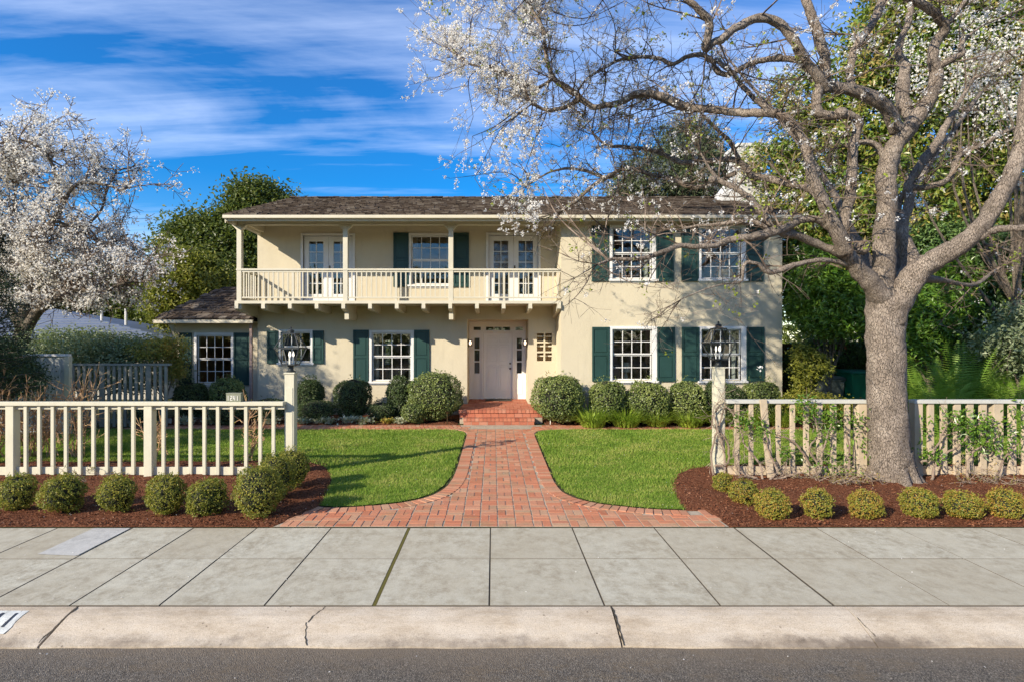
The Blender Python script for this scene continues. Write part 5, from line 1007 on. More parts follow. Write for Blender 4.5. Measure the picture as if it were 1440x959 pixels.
# ------------------------------------------------------------------ white blossom tree, left
def blossom_tree(name, label, base, limbs_, r_tw, per, dens, petal, Lp, kids=(6, 5), sprays=0, blobs=None, minr=.008, bark='bark2'):
    t = thing(name, label, 'tree', base); tr_ = Tree(); m = MB(); PP = []
    for L_ in limbs_:
        C = ptsof(L_, 6); m.tube(C[:, :3], C[:, 3], 10, True, .05, random.uniform(0, 6)); PP.append(C)
    m.build('trunk', M[bark], t, smooth=True)
    for C in PP:
        dd = np.r_[0, np.cumsum(np.linalg.norm(np.diff(C[:, :3], axis=0), axis=1))]; s_ = .6
        while s_ < dd[-1]:
            i = min(len(C) - 2, int(np.searchsorted(dd, s_))); tg = C[i + 1, :3] - C[i, :3]; tg /= np.linalg.norm(tg) + 1e-9
            if C[i, 3] < .16: tr_.grow(C[i, :3], tg * .4 + rng.normal(0, .6, 3) + (0, 0, .1), random.uniform(.6, 1.3) * r_tw, .022, 0, up=.03, wob=.2, kids=kids, ratio=.5, minr=minr)
            s_ += random.uniform(.14, .3) * r_tw
    if blobs:
        allC = np.concatenate([c[:, :3] for c in PP]); B = np.array(blobs); w_ = B[:, 3] * B[:, 5]; w_ /= w_.sum()
        for _ in range(sprays):
            k = rng.choice(len(B), p=w_); d_ = sph(1)[0]; p = B[k, :3] + d_ * rng.uniform(.3, 1) ** .6 * B[k, 3:6]
            a = allC[np.argmin(np.linalg.norm(allC - p, axis=1) + rng.uniform(0, .5, len(allC)))]; P3 = catmull([a, (a + p) / 2 + rng.normal(0, .2, 3), p], 4); n = len(P3)
            for i in range(n - 1): tr_.A.append(P3[i]); tr_.B.append(P3[i + 1]); tr_.R0.append(.024 * (1 - i / n) + .008); tr_.R1.append(.024 * (1 - (i + 1) / n) + .008)
            for i in range(n // 2, n, 1): tr_.grow(P3[i], (p - a) * .3 + rng.normal(0, .6, 3), random.uniform(.4, .8) * r_tw, .012, 1, wob=.25, kids=kids, ratio=.55, minr=minr)
    m = MB(); tr_.mesh(m, 3); m.build('twigs', M['twig'], t); tp = np.array(tr_.tips); print(name, len(tr_.A), len(tp))
    cl_ = .5 + .5 * np.sin(tp[:, 0] * 2.1 + 2 * np.sin(tp[:, 2] * 1.7)) * np.sin(tp[:, 2] * 2.6 + tp[:, 1] * 1.9); pyy = CY - (tp[:, 2] - H) / tp[:, 1] * F
    sel = tp[(rng.uniform(size=len(tp)) < dens * (.2 + 1.2 * cl_) * np.where(tp[:, 0] / tp[:, 1] * F + CX > 120, .6, 1)) & (pyy < 436 + 8 * np.sin(tp[:, 0] * 3))]; m = MB(); blossoms(m, sel, per, .06 * r_tw, Lp); m.build('blossom', petal, t); return tp, t
Yb = 17.0
LB = [[(28, 505, 34, Yb), (30, 480, 26, Yb), (33, 455, 22, Yb), (38, 430, 20, Yb), (44, 395, 17, Yb), (48, 360, 14, Yb), (60, 330, 12, Yb - .3), (75, 310, 10, Yb - .5), (88, 288, 8, Yb - .6), (82, 262, 7, Yb - .6), (75, 235, 6, Yb - .7), (62, 215, 5, Yb - .8), (40, 200, 4, Yb - .9), (10, 195, 3, Yb - 1)],
 [(34, 470, 20, Yb), (52, 440, 17, Yb - .2), (72, 425, 14, Yb - .4), (92, 412, 10, Yb - .6), (115, 408, 8, Yb - .8), (140, 412, 6, Yb - 1), (170, 400, 4, Yb - 1), (200, 395, 3, Yb - 1)],
 [(40, 430, 12, Yb), (65, 418, 9, Yb + .3), (95, 395, 8, Yb + .6), (120, 370, 6, Yb + .8), (150, 345, 5, Yb + 1), (180, 330, 3, Yb + 1)],
 [(30, 460, 16, Yb), (15, 435, 12, Yb + .3), (5, 400, 9, Yb + .5), (-20, 350, 7, Yb + .5), (-40, 290, 5, Yb + .5), (-50, 230, 3, Yb + .5)],
 [(88, 290, 7, Yb - .6), (97, 272, 6, Yb - .6), (108, 260, 6, Yb - .6), (130, 258, 5, Yb - .6), (155, 262, 4, Yb - .6), (172, 268, 3, Yb - .6), (190, 250, 2.5, Yb - .5)],
 [(75, 310, 6, Yb - .5), (110, 320, 5, Yb - .3), (140, 300, 4, Yb), (150, 270, 3, Yb + .2), (165, 240, 2, Yb + .3)],
 [(48, 370, 9, Yb), (30, 330, 7, Yb + .4), (20, 290, 5, Yb + .6), (30, 240, 4, Yb + .8), (50, 200, 3, Yb + .8), (60, 185, 2.5, Yb + .8)]]
LBb = [bl(40, 330, Yb, 70, 62), bl(110, 335, Yb, 70, 48), bl(160, 380, Yb - .5, 62, 46), bl(60, 395, Yb, 70, 40), bl(-20, 280, Yb, 70, 80), bl(50, 230, Yb, 60, 45), bl(120, 215, Yb, 45, 25), bl(185, 345, Yb, 30, 25), bl(10, 210, Yb, 45, 36), bl(165, 405, Yb - .3, 40, 20), bl(205, 400, Yb - .3, 26, 34)]
blossom_tree('blossom_tree', 'tree covered in dense white blossom at the left, above the slate roof', (wx(28, Yb), Yb, 0), LB, 1.15, 9, .5, M['petal2'], .072, (5, 4), 150, LBb)
# ------------------------------------------------------------------ background trees
leafy('oak_tree', 'rounded dark evergreen tree rising behind the left end of the house roof', 'tree', (wx(345, 27), 27, 0), [bl(300, 372, 27, 60, 62), bl(345, 330, 27, 45, 42), bl(358, 285, 27, 36, 30), bl(255, 385, 27, 34, 60), bl(330, 400, 27, 75, 45), bl(270, 330, 27, 34, 24), bl(392, 283, 27, 14, 12)], 1700, 42, .20, M['oak'], .3, spread=.75)
leafy('oak_tree', 'yellow-green sunlit tree in front of the dark evergreen, above the low wing roof', 'tree', (wx(262, 23), 23, 0), [bl(268, 395, 23, 36, 42), bl(246, 428, 23, 30, 34), bl(300, 410, 23, 34, 30), bl(232, 340, 24, 10, 9)], 620, 42, .17, M['oaky'], .16, spread=.5)
leafy('dark_tree', 'dark tree beyond the slate roof, between blossom tree and house', 'tree', (wx(185, 31), 31, 0), [bl(180, 425, 31, 55, 38), bl(110, 420, 31, 60, 45), bl(20, 420, 31, 70, 60), bl(215, 440, 30, 26, 26)], 1100, 36, .26, M['oak'], .25, spread=.9)
leafy('pine_tree', 'grey-green pine showing above the roof behind the blossom branches', 'tree', (wx(935, 30), 30, 0), [bl(930, 250, 30, 55, 34), bl(965, 205, 30, 42, 36), bl(885, 272, 30, 36, 16), bl(990, 245, 30, 48, 42)], 900, 45, .22, M['pine'], .3, spread=.8, W=.22)
leafy('magnolia_tree', 'tall evergreen magnolia with glossy yellow-green and rusty leaves filling the upper right', 'tree', (wx(1360, 16.5), 16.5, 0), [bl(1240, 75, 16.5, 60, 72), bl(1330, 60, 16, 95, 90), bl(1420, 110, 16, 90, 100), bl(1330, 190, 16.5, 100, 80), bl(1220, 180, 17, 70, 60), bl(1130, 140, 17.5, 46, 36), bl(1150, 215, 18, 60, 50), bl(1420, 260, 16, 90, 90), bl(1280, 290, 16.5, 95, 70), bl(1175, 300, 17.5, 70, 60), bl(1090, 235, 18.5, 45, 32), bl(1330, -50, 16, 110, 60), bl(1460, 10, 16, 60, 90), bl(1110, 290, 18.5, 45, 40), bl(1120, 345, 18.5, 55, 50), bl(1160, 350, 18, 60, 50), bl(1250, 360, 17, 60, 50), bl(1340, 330, 17, 80, 50)], 4600, 26, .175, M['mag'], .32, spread=.42, W=.42)
leafy('blossom_tree', 'second white-flowering tree whose blossom shows through the magnolia at upper right', 'tree', (wx(1450, 13.5), 13.5, 0), [bl(1400, 110, 13.5, 60, 60), bl(1430, 170, 13.5, 50, 50), bl(1340, 110, 13.8, 50, 40), bl(1300, 60, 13.8, 40, 36), bl(1260, 130, 13.8, 40, 30), bl(1390, 60, 13.5, 50, 40)], 150, 26, .07, M['petal2'], .10, spread=.4, W=.7)
leafy('laurel_bush', 'tall bright green leafy bush against the right corner of the house', 'bush', (wx(1165, 15.2), 15.2, 0), [bl(1125, 398, 17.6, 28, 40), bl(1160, 405, 15.2, 46, 36), bl(1178, 440, 14.9, 46, 34), bl(1145, 440, 15.3, 30, 32), bl(1195, 400, 15.3, 36, 34), bl(1150, 372, 15.6, 38, 30), bl(1215, 430, 15.2, 30, 36)], 900, 26, .15, M['laurel'], .08, spread=.3, W=.34, trunk=False)
leafy('laurel_bush', 'bright green leafy bush just right of the big trunk, behind the fence', 'bush', (wx(1300, 13.8), 13.8, 0), [bl(1300, 455, 13.8, 34, 38), bl(1325, 430, 14.2, 40, 34), bl(1285, 485, 13.6, 26, 22), bl(1345, 395, 15, 50, 34)], 620, 26, .14, M['laurel'], .07, spread=.28, W=.34, trunk=False)
leafy('rhododendron', 'large dark broad-leaved shrub filling the right side beneath the long limb', 'bush', (wx(1400, 14.6), 14.6, 0), [bl(1400, 440, 14.6, 60, 50), bl(1350, 470, 14.8, 50, 36), bl(1440, 400, 14.8, 60, 60), bl(1390, 365, 15, 60, 40), bl(1470, 470, 14.5, 60, 60), bl(1330, 350, 15.5, 60, 40)], 1500, 26, .14, M['rhodo'], .09, spread=.35, W=.38, trunk=False)
leafy('pale_shrub', 'pale variegated shrub on a slanting bare stem at the right edge of the photo', 'bush', (wx(1440, 12.8), 12.8, 0), [bl(1412, 482, 12.8, 40, 22), bl(1440, 500, 12.8, 40, 24), bl(1450, 455, 12.9, 40, 30)], 240, 30, .09, M['pale'], .05, spread=.28, trunk=False)
leafy('corner_shrub', 'small open shrub with yellow-green leaves beside the right corner of the house', 'bush', (wx(1136, 14.2), 14.2, 0), [bl(1138, 515, 14.2, 24, 22), bl(1130, 540, 14.2, 14, 12), bl(1128, 495, 14.2, 12, 10)], 150, 22, .085, M['oaky'], .03, spread=.18, trunk=False)
leafy('low_shrub', 'low spreading green shrub under the yellow-green corner shrub', 'bush', (wx(1140, 13.6), 13.6, 0), [bl(1135, 565, 13.6, 40, 14), bl(1180, 572, 13.6, 30, 10)], 150, 26, .06, M['box'], .02, spread=.16, trunk=False)
leafy('understory_shrub', 'dense mid-green shrub in front of the brown board fence, right of the trunk', 'bush', (wx(1345, 15.9), 15.9, 0), [bl(1300, 540, 15.9, 40, 24), bl(1350, 500, 16.1, 50, 30), bl(1400, 530, 15.9, 50, 30), bl(1440, 500, 16, 40, 40)], 520, 26, .12, M['laurel'], .05, spread=.3, W=.36, trunk=False)
leafy('understory_shrub', 'dark green shrub before the brown board fence, left of the trunk behind the bins', 'bush', (wx(1200, 17.8), 17.8, 0), [bl(1190, 490, 17.8, 60, 28), bl(1130, 520, 17.6, 30, 40), bl(1230, 500, 17.8, 30, 40)], 380, 26, .12, M['rhodo'], .05, spread=.3, W=.36, trunk=False)
leafy('side_garden_tree', 'round leafy tree in the left side garden that shades the back fence', 'tree', (-15.2, 9.3, 0), [(-15.2, 9.4, 4.6, 2.1, 2.2, 1.7), (-14, 10.6, 5.6, 1.6, 1.6, 1.2), (-16.4, 8.4, 5.4, 1.6, 1.6, 1.2)], 900, 26, .11, M['oak'], .14, spread=.4)
# woods that close the horizon behind the gardens
m = MB(); bb = []
for x in np.arange(-75, 80, 6.): bb.append((x + rng.uniform(-2, 2), 48 + rng.uniform(-6, 6), rng.uniform(1.5, 3), rng.uniform(4, 6), 3, rng.uniform(3, 4.6)))
crown(m, bb, 2600, 24, .5, spread=1.6); m.build('distant_trees', M['oak']); tag(bpy.data.objects['distant_trees'], 'far line of trees beyond the gardens', 'trees', kind='stuff')
m = MB(); bb = []
for x in np.arange(-60, 62, 5.): bb.append((x + rng.uniform(-2, 2), -34 + rng.uniform(-4, 2), rng.uniform(3.5, 5.5), rng.uniform(3.5, 5), 3, rng.uniform(4.5, 7.5)))
crown(m, bb, 1500, 24, .6, spread=1.5); m.build('trees_across_the_road', M['oak']); tag(bpy.data.objects['trees_across_the_road'], 'row of trees across the road, mirrored dark in the window panes', 'trees', kind='stuff')
# ------------------------------------------------------------------ left yard
leafy('pale_shrub', 'broad soft grey-green shrub rising behind the back fence at left', 'bush', (wx(110, 15.6), 15.6, 0), [bl(60, 490, 15.6, 60, 22), bl(120, 488, 15.6, 60, 24), bl(165, 495, 15.6, 40, 22), bl(205, 492, 15.6, 36, 18), bl(90, 520, 15.8, 90, 26), bl(190, 525, 15.8, 70, 24)], 900, 30, .085, M['pale'], .06, spread=.28, trunk=False)
leafy('nandina_bush', 'yellow and orange leaved bush beside the low wing window', 'bush', (wx(232, 15.4), 15.4, 0), [bl(212, 492, 15.2, 30, 12), bl(243, 486, 15.4, 20, 14), bl(248, 515, 15.4, 12, 18)], 150, 26, .075, M['gold'], .03, spread=.2, trunk=False)
leafy('dark_shrub', 'dark green shrub before the grey panel fence at the left edge of the photo', 'bush', (wx(20, 12.4), 12.4, 0), [bl(0, 505, 12.4, 34, 24), bl(22, 530, 12.4, 34, 22), bl(-20, 520, 12.4, 40, 40)], 420, 28, .075, M['shrubd'], .05, spread=.22, trunk=False)
t = thing('conifer', 'dark conifer whose feathery sprays enter the photo at the left edge', 'tree', (wx(-30, 10.4), 10.4, 0)); trc = Tree(); base = V3(-42, 478, 10.4)
m = MB(); m.tube(catmull([(base[0], 10.4, -.1), (base[0], 10.4, 2.5), (base[0] + .05, 10.4, 5.2)], 6), np.linspace(.14, .02, 13), 10); m.build('trunk', M['bark2'], t)
LC = []
for z in np.arange(.9, 5.1, .085):
    a = rng.uniform(0, 6.28); L = 1.0 * (1 - (z - .9) / 4.9) + .16
    p0 = np.array((base[0], 10.4, z)); 
    for k in range(3):
        aa = a + k * 2.1; dv = np.array((math.cos(aa), math.sin(aa), .28)); n = 9; P = [p0 + dv * L * s_ / n - np.array((0, 0, .10 * (s_ / n) ** 2)) for s_ in range(n + 1)]
        for i in range(n): trc.A.append(P[i]); trc.B.append(P[i + 1]); trc.R0.append(.012); trc.R1.append(.008)
        for i in range(2, n + 1): LC.append(P[i] + rng.normal(0, .055, (34, 3)))
LC = np.concatenate(LC); m = MB(); m.leaves(LC, rng.normal(size=(len(LC), 3)), rng.uniform(.05, .10, len(LC)), .014, .05); m.build('crown', M['conif'], t); m = MB(); trc.mesh(m); m.build('branches', M['bark2'], t)
# bare rose bushes behind the left fence
def canes(label, cx_, cy_, h_, n, group='bare rose bushes behind the cream fence'):
    t = thing('rose_bush', label, 'rose bush', (cx_, cy_, 0), group); q = Tree()
    for _ in range(n): q.grow((cx_ + rng.normal(0, .1), cy_ + rng.normal(0, .06), 0), (rng.normal(0, .34), rng.normal(0, .25), 1), h_ * random.uniform(.75, 1.1), .014, 0, up=.12, wob=.14, kids=(7, 3), ratio=.34, minr=.0065)
    m = MB(); q.mesh(m, 5); m.build('cane', M['caneb'], t)
    tp = np.array(q.tips); tp = tp[rng.uniform(size=len(tp)) < .25]; m = MB(); m.leaves(tp, rng.normal(size=(len(tp), 3)), .03, .02); m.build('young_leaves', M['young'], t)
canes('bare rose bush with orange-brown canes at the left edge of the photo', wx(10, 10.6), 10.6, 1.45, 13); canes('bare rose bush with tan canes, just right of the one at the left edge', wx(52, 10.8), 10.8, 1.4, 13); canes('bare rose bush with tall canes before the corner of the grey panel', wx(104, 10.8), 10.8, 1.42, 9)
canes('thin bare rose bush behind the middle of the cream picket fence', wx(228, 10.9), 10.9, .95, 4); canes('small bare bush between the last pickets before the left lantern post', wx(352, 10.6), 10.6, .95, 5)
# ------------------------------------------------------------------ clipped shrubs at the house
def stand(label, px0, px1, py0, py1, Y, kind, group, seed_m=None):
    """a clipped shrub: width and height measured, standing on the ground at depth Y"""
    rx = (px1 - px0) / 2 * Y / F * Y / math.hypot(Y, wx((px0 + px1) / 2, Y)); z1 = wz(py0, Y); z0 = max(.0, wz(py1, Y)); rz = (z1 - z0) / 2; return (wx((px0 + px1) / 2, Y), Y, z0, rx, rz)
HG = 'clipped round shrubs along the house'
HS = [('dark round clipped shrub below the small window, right of the left lantern post', 416, 456, 527, 566, 15.9, 'd'), ('dark round clipped shrub between the small window and the shuttered window', 469, 524, 526, 580, 15.7, 'd'),
 ('dark round shrub partly behind the large ball left of the steps', 543, 582, 527, 582, 15.8, 'd'), ('largest round clipped shrub, left of the brick steps', 572, 652, 519, 595, 15.45, 'l'), ('large round clipped shrub right of the brick steps', 747, 822, 520, 592, 15.0, 'l'),
 ('round clipped shrub under the left shutter of the right wing', 827, 881, 528, 577, 14.95, 'l'), ('round clipped shrub under the right wing window, second from the steps', 881, 941, 529, 583, 14.8, 'l'), ('round clipped shrub under the pair of shutters on the right wing', 938, 994, 529, 583, 14.8, 'l'),
 ('round clipped shrub hidden partly behind the right lantern post', 985, 1044, 531, 583, 14.8, 'd'), ('flat-topped round clipped shrub near the right corner of the house', 1041, 1099, 527, 575, 14.75, 'l'),
 ('round leafy shrub below the low wing window, right one', 293, 347, 527, 566, 15.6, 'l'), ('loose dark shrub below the low wing window, left one', 243, 296, 531, 570, 15.8, 'd')]
for lab, a, b, c, d_, Y, k in HS:
    x, y, z0, rx, rz = stand(lab, a, b, c, d_, Y, k, HG); z0 = 0.0; rz = wz(c, Y) / 2; z0 = 0
    o_ = ball_mesh(rx * 1.0, rz, 9000 if rx > .6 else 6500, .055, random.uniform(.1, .3), random.uniform(.05, .09)); 
    for V in o_.V: V += np.array((x, y, .0))
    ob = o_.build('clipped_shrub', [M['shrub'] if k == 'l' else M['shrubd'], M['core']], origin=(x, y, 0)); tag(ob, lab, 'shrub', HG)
# low hedge-like shrubs and small plants in the left bed
for lab, a, b, c, d_, Y, mt in (('low dark clipped shrub in front of the wall, right of the left lantern post', 418, 472, 559, 592, 15.4, 'shrubd'), ('low dark rounded shrub below the sill of the shuttered window', 518, 556, 562, 588, 15.5, 'shrubd'), ('low leafy grey-green plant at the foot of the largest round shrub', 565, 600, 563, 594, 15.05, 'shrub'),
      ('low dark shrub behind the cream fence, left of the left lantern post', 350, 402, 556, 592, 15.3, 'shrubd'), ('low dark green shrub behind the number box on the cream fence', 292, 345, 562, 600, 14.9, 'shrubd'), ('low dark green shrub behind the middle of the cream fence', 180, 236, 560, 600, 14.6, 'shrubd')):
    x, y, z0, rx, rz = stand(lab, a, b, c, d_, Y, 'd', ''); rz = wz(c, Y) / 2; o_ = ball_mesh(rx, rz, 3600, .045, .3, .08)
    for V in o_.V: V += np.array((x, y, 0))
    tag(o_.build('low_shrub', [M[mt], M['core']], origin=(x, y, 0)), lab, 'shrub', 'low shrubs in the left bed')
def tuft(x, y, n, L, w_, lean, z0=.03, seg=4):
    m = MB()
    for _ in range(n):
        a = random.uniform(0, 6.283); r = random.uniform(0, 1) ** .6 * .42 * L; l = L * random.uniform(.6, 1.1); ln = lean * random.uniform(.35, 1.2); ca, sa = math.cos(a), math.sin(a); bx_, by_ = x + ca * r, y + sa * r; v = []
        for i in range(seg + 1):
            f = i / seg; d_ = ln * l * f ** 1.4; z = z0 + l * (f - .55 * ln * f * f) ; ww = w_ * (1 - f) ** .6 * .5 + .0005; v += [(bx_ + ca * d_ - sa * ww, by_ + sa * d_ + ca * ww, z), (bx_ + ca * d_ + sa * ww, by_ + sa * d_ - ca * ww, z)]
        m.add(v, [(2 * i, 2 * i + 1, 2 * i + 3, 2 * i + 2) for i in range(seg)])
    return m
LG = 'daylily clumps along the right bed'
for i, (p, y, s_) in enumerate(((833, 14.62, 1.0), (880, 14.65, 1.0), (924, 14.72, .85), (970, 14.65, .95), (1008, 14.8, .8), (1058, 14.75, .95), (1098, 14.7, .9), (1165, 14.6, .9), (1195, 14.7, .8))):
    y -= .12; x = wx(p, y); lab = ('bright green strappy clump nearest the steps, under the first right-wing shrub', 'bright green strappy clump second from the steps in the right bed', 'smaller bright green strappy clump third from the steps', 'bright green strappy clump left of the right lantern post', 'bright green strappy clump half hidden by the right lantern post', 'bright green clump seen through the tan pickets beside the leaning board', 'bright green clump seen through the tan fence below the house corner', 'bright green clump seen through the tan fence, left of the trunk', 'last bright green clump before the big trunk')[i]
    o = tuft(x, y, int(420 * s_), .72 * s_, .026, 1.05).build('daylily_clump', M['lily'], origin=(x, y, 0)); tag(o, lab, 'plant', LG)
HGp = 'variegated small plants in the left bed'
for i, (p, y, L, mt) in enumerate(((446, 15.1, .2, 'hosta'), (462, 14.98, .16, 'hosta'), (490, 15.1, .2, 'hosta'), (512, 14.98, .19, 'hosta'), (547, 15.02, .14, 'gold'), (563, 14.98, .16, 'hosta'), (425, 15.0, .16, 'hosta'), (300, 14.95, .22, 'hosta'), (262, 14.9, .2, 'hosta'), (380, 15.0, .22, 'hosta'))):
    x = wx(p, y); lab = ('white-edged leafy plant right of the left lantern post, taller of the pair', 'white-edged leafy plant low by the brick edging near the left lantern post', 'white-edged plant under the ball shrub between the windows', 'star-shaped pale green plant at the brick edging, left of the low dark shrub', 'tiny yellow-leaved plant before the low dark shrub', 'white-edged plant right of the tiny yellow one', 'small white-edged plant just beside the left lantern post', 'white-edged plant seen through the cream fence below the number box', 'white-edged plant seen through the middle of the cream fence', 'white-edged plant seen between the last pickets of the cream fence')[i]
    m = tuft(x, y, 70, L * 1.5, .05, 1.0, .03, 3); C = np.array([x, y, .1]) + rng.normal(0, 1, (90, 3)) * (.12, .08, .05); m.leaves(np.maximum(C, [-99, 0, .03]), rng.normal(size=(90, 3)) * .5 + (0, 0, 1), .09, .05)
    tag(m.build('variegated_plant', M[mt], origin=(x, y, 0)), lab, 'plant', HGp)
# ferns, right garden
for i, (p, y, L) in enumerate(((1300, 12.9, 2.3), (1352, 12.7, 2.7), (1395, 13.3, 2.5), (1438, 12.3, 1.9), (1322, 12.2, 1.9))):
    x = wx(p, y); m = MB(); 
    for _ in range(20):
        a = random.uniform(0, 6.28); ln = random.uniform(.45, 1.0); n = 34; P = []
        for s_ in range(n + 1):
            f = s_ / n; P.append(np.array((x + math.cos(a) * ln * L * f * .6, y + math.sin(a) * ln * L * f * .45, .05 + L * (1.15 * f - .75 * f * f * ln)))); 
        m.tube(P, .004, 3, False)
        for s_ in range(2, n):
            d_ = P[s_] - P[s_ - 1]; d_ /= np.linalg.norm(d_); sd = np.cross(d_, (0, 0, 1)); sd /= np.linalg.norm(sd); l = .085 * L * math.sin(math.pi * min(1, .15 + s_ / n * .85)) + .02
            for g in (-1, 1): e = P[s_] + sd * g * l + d_ * l * .3 - np.array((0, 0, .1 * l)); m.add([P[s_] - d_ * .012, P[s_] + d_ * .014, e], None, [(0, 1, 2)])
    tag(m.build('fern', M['fern'], origin=(x, y, 0)), ('tall fern just right of the big trunk, behind the fence', 'largest fern, in front of the brown board fence', 'fern behind the largest one, further right', 'short fern near the right edge of the photo', 'low fern peeping over the rail right of the trunk')[i], 'fern', 'ferns in the right garden')
# ------------------------------------------------------------------ kerbside boxwood
BG = 'clipped boxwood balls in the kerb beds'
def boxball(lab, px0, px1, py0, py1, Y, y_):
    rx = (px1 - px0) / 2 * Y / F * Y / math.hypot(Y, wx((px0 + px1) / 2, Y)); zt = wz(py0, Y); rz = zt / 2; x = wx((px0 + px1) / 2, Y)
    o_ = ball_mesh(rx * random.uniform(.95, 1.04), rz * random.uniform(.96, 1.04), int(5200 * (rx / .27) ** 1.3), .026 if y_ else .028, random.uniform(.05, .25), random.uniform(.10, .17), True, .06)
    for V in o_.V: V += np.array((x, Y, .01))
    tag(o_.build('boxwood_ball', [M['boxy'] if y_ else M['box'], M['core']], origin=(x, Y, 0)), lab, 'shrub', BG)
for lab, a, b, c, Y, y_ in (
 ('clipped boxwood ball at the left edge of the photo, first of the front row', -4, 56, 666, 7.33, 0), ('widest boxwood ball of the left row, second from the edge', 56, 123, 668, 7.28, 0), ('clipped boxwood ball standing third in the left row', 137, 193, 665, 7.26, 0),
 ('clipped boxwood ball under the middle fence post, fourth in the left row', 204, 262, 667, 7.18, 0), ('darker green clipped boxwood ball, fifth in the left row', 263, 321, 673, 7.16, 0), ('largest tall clipped boxwood at the bend of the left row, nearest the pavement', 330, 396, 650, 7.1, 0),
 ('clipped boxwood between the largest one and the lantern post', 362, 414, 637, 7.85, 0), ('clipped boxwood at the foot of the left lantern post', 389, 435, 627, 8.5, 0),
 ('small rusty boxwood at the foot of the right lantern post', 1003, 1029, 664, 8.3, 1), ('small yellow-green boxwood just right of the rusty one', 1025, 1066, 673, 7.65, 1), ('yellow-green boxwood ball at the bend of the right row, below the leaning board', 1061, 1111, 686, 7.0, 1),
 ('yellow-green boxwood ball second in the straight part of the right row', 1127, 1173, 688, 7.02, 1), ('yellow-green boxwood ball just left of the big trunk base', 1192, 1241, 688, 7.02, 1), ('yellow-green boxwood ball just right of the big trunk base', 1265, 1320, 685, 7.05, 1),
 ('wide low yellow-green boxwood ball, second from the right edge', 1326, 1383, 691, 7.02, 1), ('orange-tipped boxwood ball at the right edge of the photo', 1386, 1440, 687, 7.0, 1)):
    boxball(lab, a, b, c, 0, Y, y_)
# ------------------------------------------------------------------ climbers on the right fence
def climber(label, stems, leafpts, lmat, n, L, group='climbers on the tan picket fence'):
    base = stems[0][0]; t = thing('climbing_vine', label, 'climbing plant', (wx(base[0], base[2]), base[2], 0), group); m = MB(); q = Tree()
    for st in stems:
        P = catmull([(wx(a, Y), Y, wz(b, Y)) for a, b, Y in st], 6); P[:, :] += rng.normal(0, .006, P.shape); m.tube(P, np.linspace(.020, .006, len(P)), 7, True, .1)
        for i in range(4, len(P), 3): q.grow(P[i], rng.normal(0, .6, 3) * (1, .35, 1) + (0, -.1, .1), random.uniform(.12, .38), .004, 1, wob=.3, kids=(3, 4), ratio=.6, minr=.0028)
    q.mesh(m, 4); m.build('stem', M['vine'], t)
    m = MB()
    for (a, b, Y, ra, rb, k) in leafpts:
        c = V3(a, b, Y) + np.clip(rng.normal(size=(k, 3)), -1.9, 1.9) * (ra * Y / F * .55, .09, rb * Y / F * .55); m.leaves(c, rng.normal(size=(k, 3)) * .8 + (-.2, -.5, .5), L * rng.uniform(.6, 1.3, k), L * .34 * rng.uniform(.8, 1.3, k), .15)
    if leafpts: m.build('leaves', lmat, t)
Y9 = 9.06
climber('bare twisting dark vine wrapped round the right lantern post', [[(1003, 668, 9.2), (1000, 640, 9.22), (1006, 612, 9.24), (1014, 590, 9.24), (1020, 572, 9.15), (1030, 580, 9.1), (1042, 590, 9.1)], [(1020, 664, 9.2), (1018, 635, 9.22), (1008, 600, 9.22), (1003, 575, 9.24), (1014, 562, 9.24)], [(1005, 655, 9.22), (1024, 650, 9.2), (1022, 620, 9.24), (1002, 596, 9.24), (1010, 572, 9.24), (1026, 568, 9.2)]], [], M['laurel'], 0, .05)
climber('multi-stemmed climber with pale stems and bright leaves, beside the leaning board', [[(1072, 682, 8.95), (1064, 672, 8.98), (1048, 667, 9), (1035, 655, Y9), (1032, 630, Y9), (1036, 600, Y9)], [(1072, 682, 8.95), (1070, 655, Y9), (1056, 636, Y9), (1046, 622, Y9), (1040, 600, Y9), (1030, 580, Y9)], [(1074, 682, 8.95), (1085, 676, 8.98), (1098, 670, 9), (1105, 655, Y9), (1107, 640, Y9)], [(1078, 680, 8.95), (1092, 660, Y9), (1080, 630, Y9), (1076, 600, Y9), (1066, 585, Y9)], [(1085, 676, 9), (1110, 668, 8.98), (1128, 665, 8.95), (1150, 672, 8.9)]],
 [(1055, 598, Y9, 22, 12, 150), (1040, 585, Y9, 10, 8, 40), (1070, 608, Y9, 12, 12, 60), (1105, 636, Y9, 14, 8, 60)], M['laurel'], 0, .075)
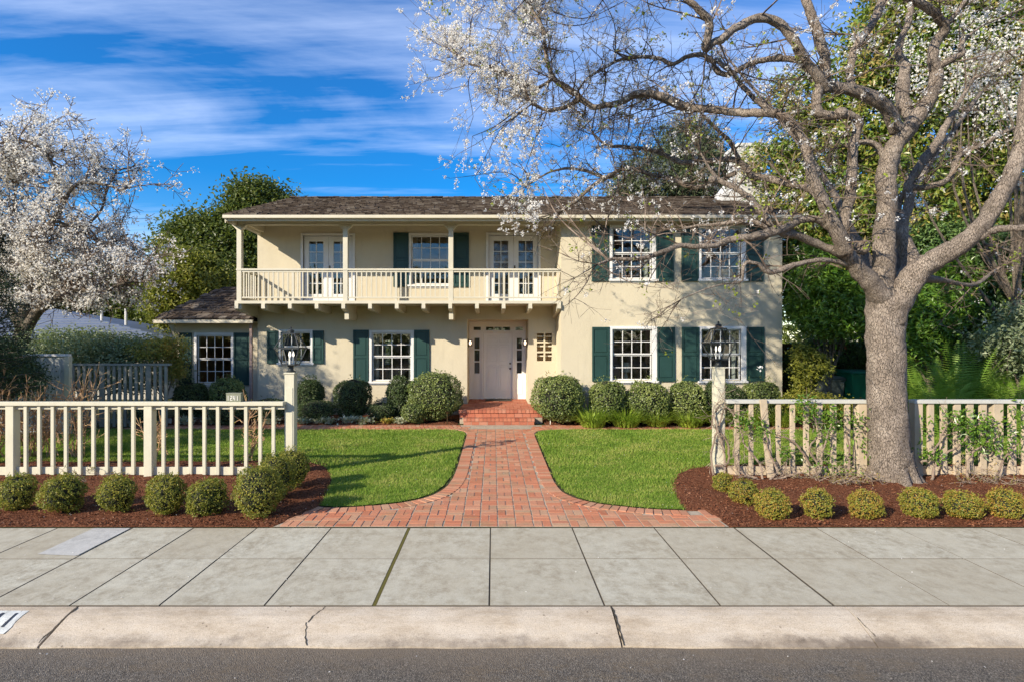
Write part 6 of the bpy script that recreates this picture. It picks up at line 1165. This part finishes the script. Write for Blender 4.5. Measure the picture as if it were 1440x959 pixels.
climber('leafy climber covering the middle pickets between leaning board and trunk', [[(1150, 675, 8.95), (1148, 650, Y9), (1138, 630, Y9), (1150, 610, Y9), (1146, 585, Y9), (1130, 565, Y9)], [(1152, 675, 8.95), (1156, 640, Y9), (1168, 600, Y9), (1172, 575, Y9)], [(1140, 655, Y9), (1120, 625, Y9), (1095, 612, Y9), (1080, 606, Y9)], [(1190, 672, 8.95), (1195, 640, Y9), (1190, 605, Y9)]],
 [(1133, 572, Y9, 16, 16, 130), (1170, 588, Y9, 16, 18, 150), (1150, 600, Y9, 30, 22, 130), (1165, 640, Y9, 34, 24, 90), (1205, 590, Y9, 12, 16, 60), (1218, 625, Y9, 8, 22, 40), (1180, 660, 9.0, 34, 8, 60)], M['laurel'], 0, .075)
climber('leafy climber with yellowing leaves over the pickets right of the trunk', [[(1310, 675, 8.95), (1320, 645, Y9), (1350, 625, Y9), (1370, 600, Y9), (1390, 585, Y9)], [(1360, 675, 8.95), (1365, 640, Y9), (1390, 620, Y9), (1410, 610, Y9)], [(1295, 650, Y9), (1310, 640, Y9), (1330, 600, Y9), (1340, 585, Y9)], [(1400, 674, 8.95), (1415, 640, Y9), (1440, 615, Y9)]],
 [(1370, 600, Y9, 44, 22, 420), (1395, 625, Y9, 36, 18, 220), (1340, 590, Y9, 20, 16, 90), (1310, 640, Y9, 18, 12, 90), (1435, 590, Y9, 14, 26, 90), (1300, 605, Y9, 10, 20, 30)], M['laurel'], 0, .08)
# dry twiggy ground growth at the fence foot
for lab, p, y, n in (('tangle of dry brown stems at the fence foot left of the trunk', 1165, 8.85, 26), ('tangle of dry brown stems at the fence foot right of the trunk', 1385, 8.7, 16), ('few dry stems at the foot of the cream fence behind the boxwood row', 130, 8.95, 6)):
    q = Tree(); x = wx(p, y)
    for _ in range(n): q.grow((x + rng.normal(0, .38 if n > 10 else .1), y + rng.normal(0, .12), .03), (rng.normal(0, 1), rng.normal(0, .4), .35), random.uniform(.25, .55), .006, 0, up=-.05, wob=.3, kids=(4, 3), ratio=.5, minr=.0028)
    m = MB(); q.mesh(m, 4); tp = np.array(q.tips); m.mi = 1; m.leaves(tp, rng.normal(size=(len(tp), 3)) * .5 + (0, 0, 1), .03, .018); tag(m.build('dry_stems', [M['vine'], M['boxy']], origin=(x, y, 0)), lab, 'dry plant', 'dry stems at the fence foot')
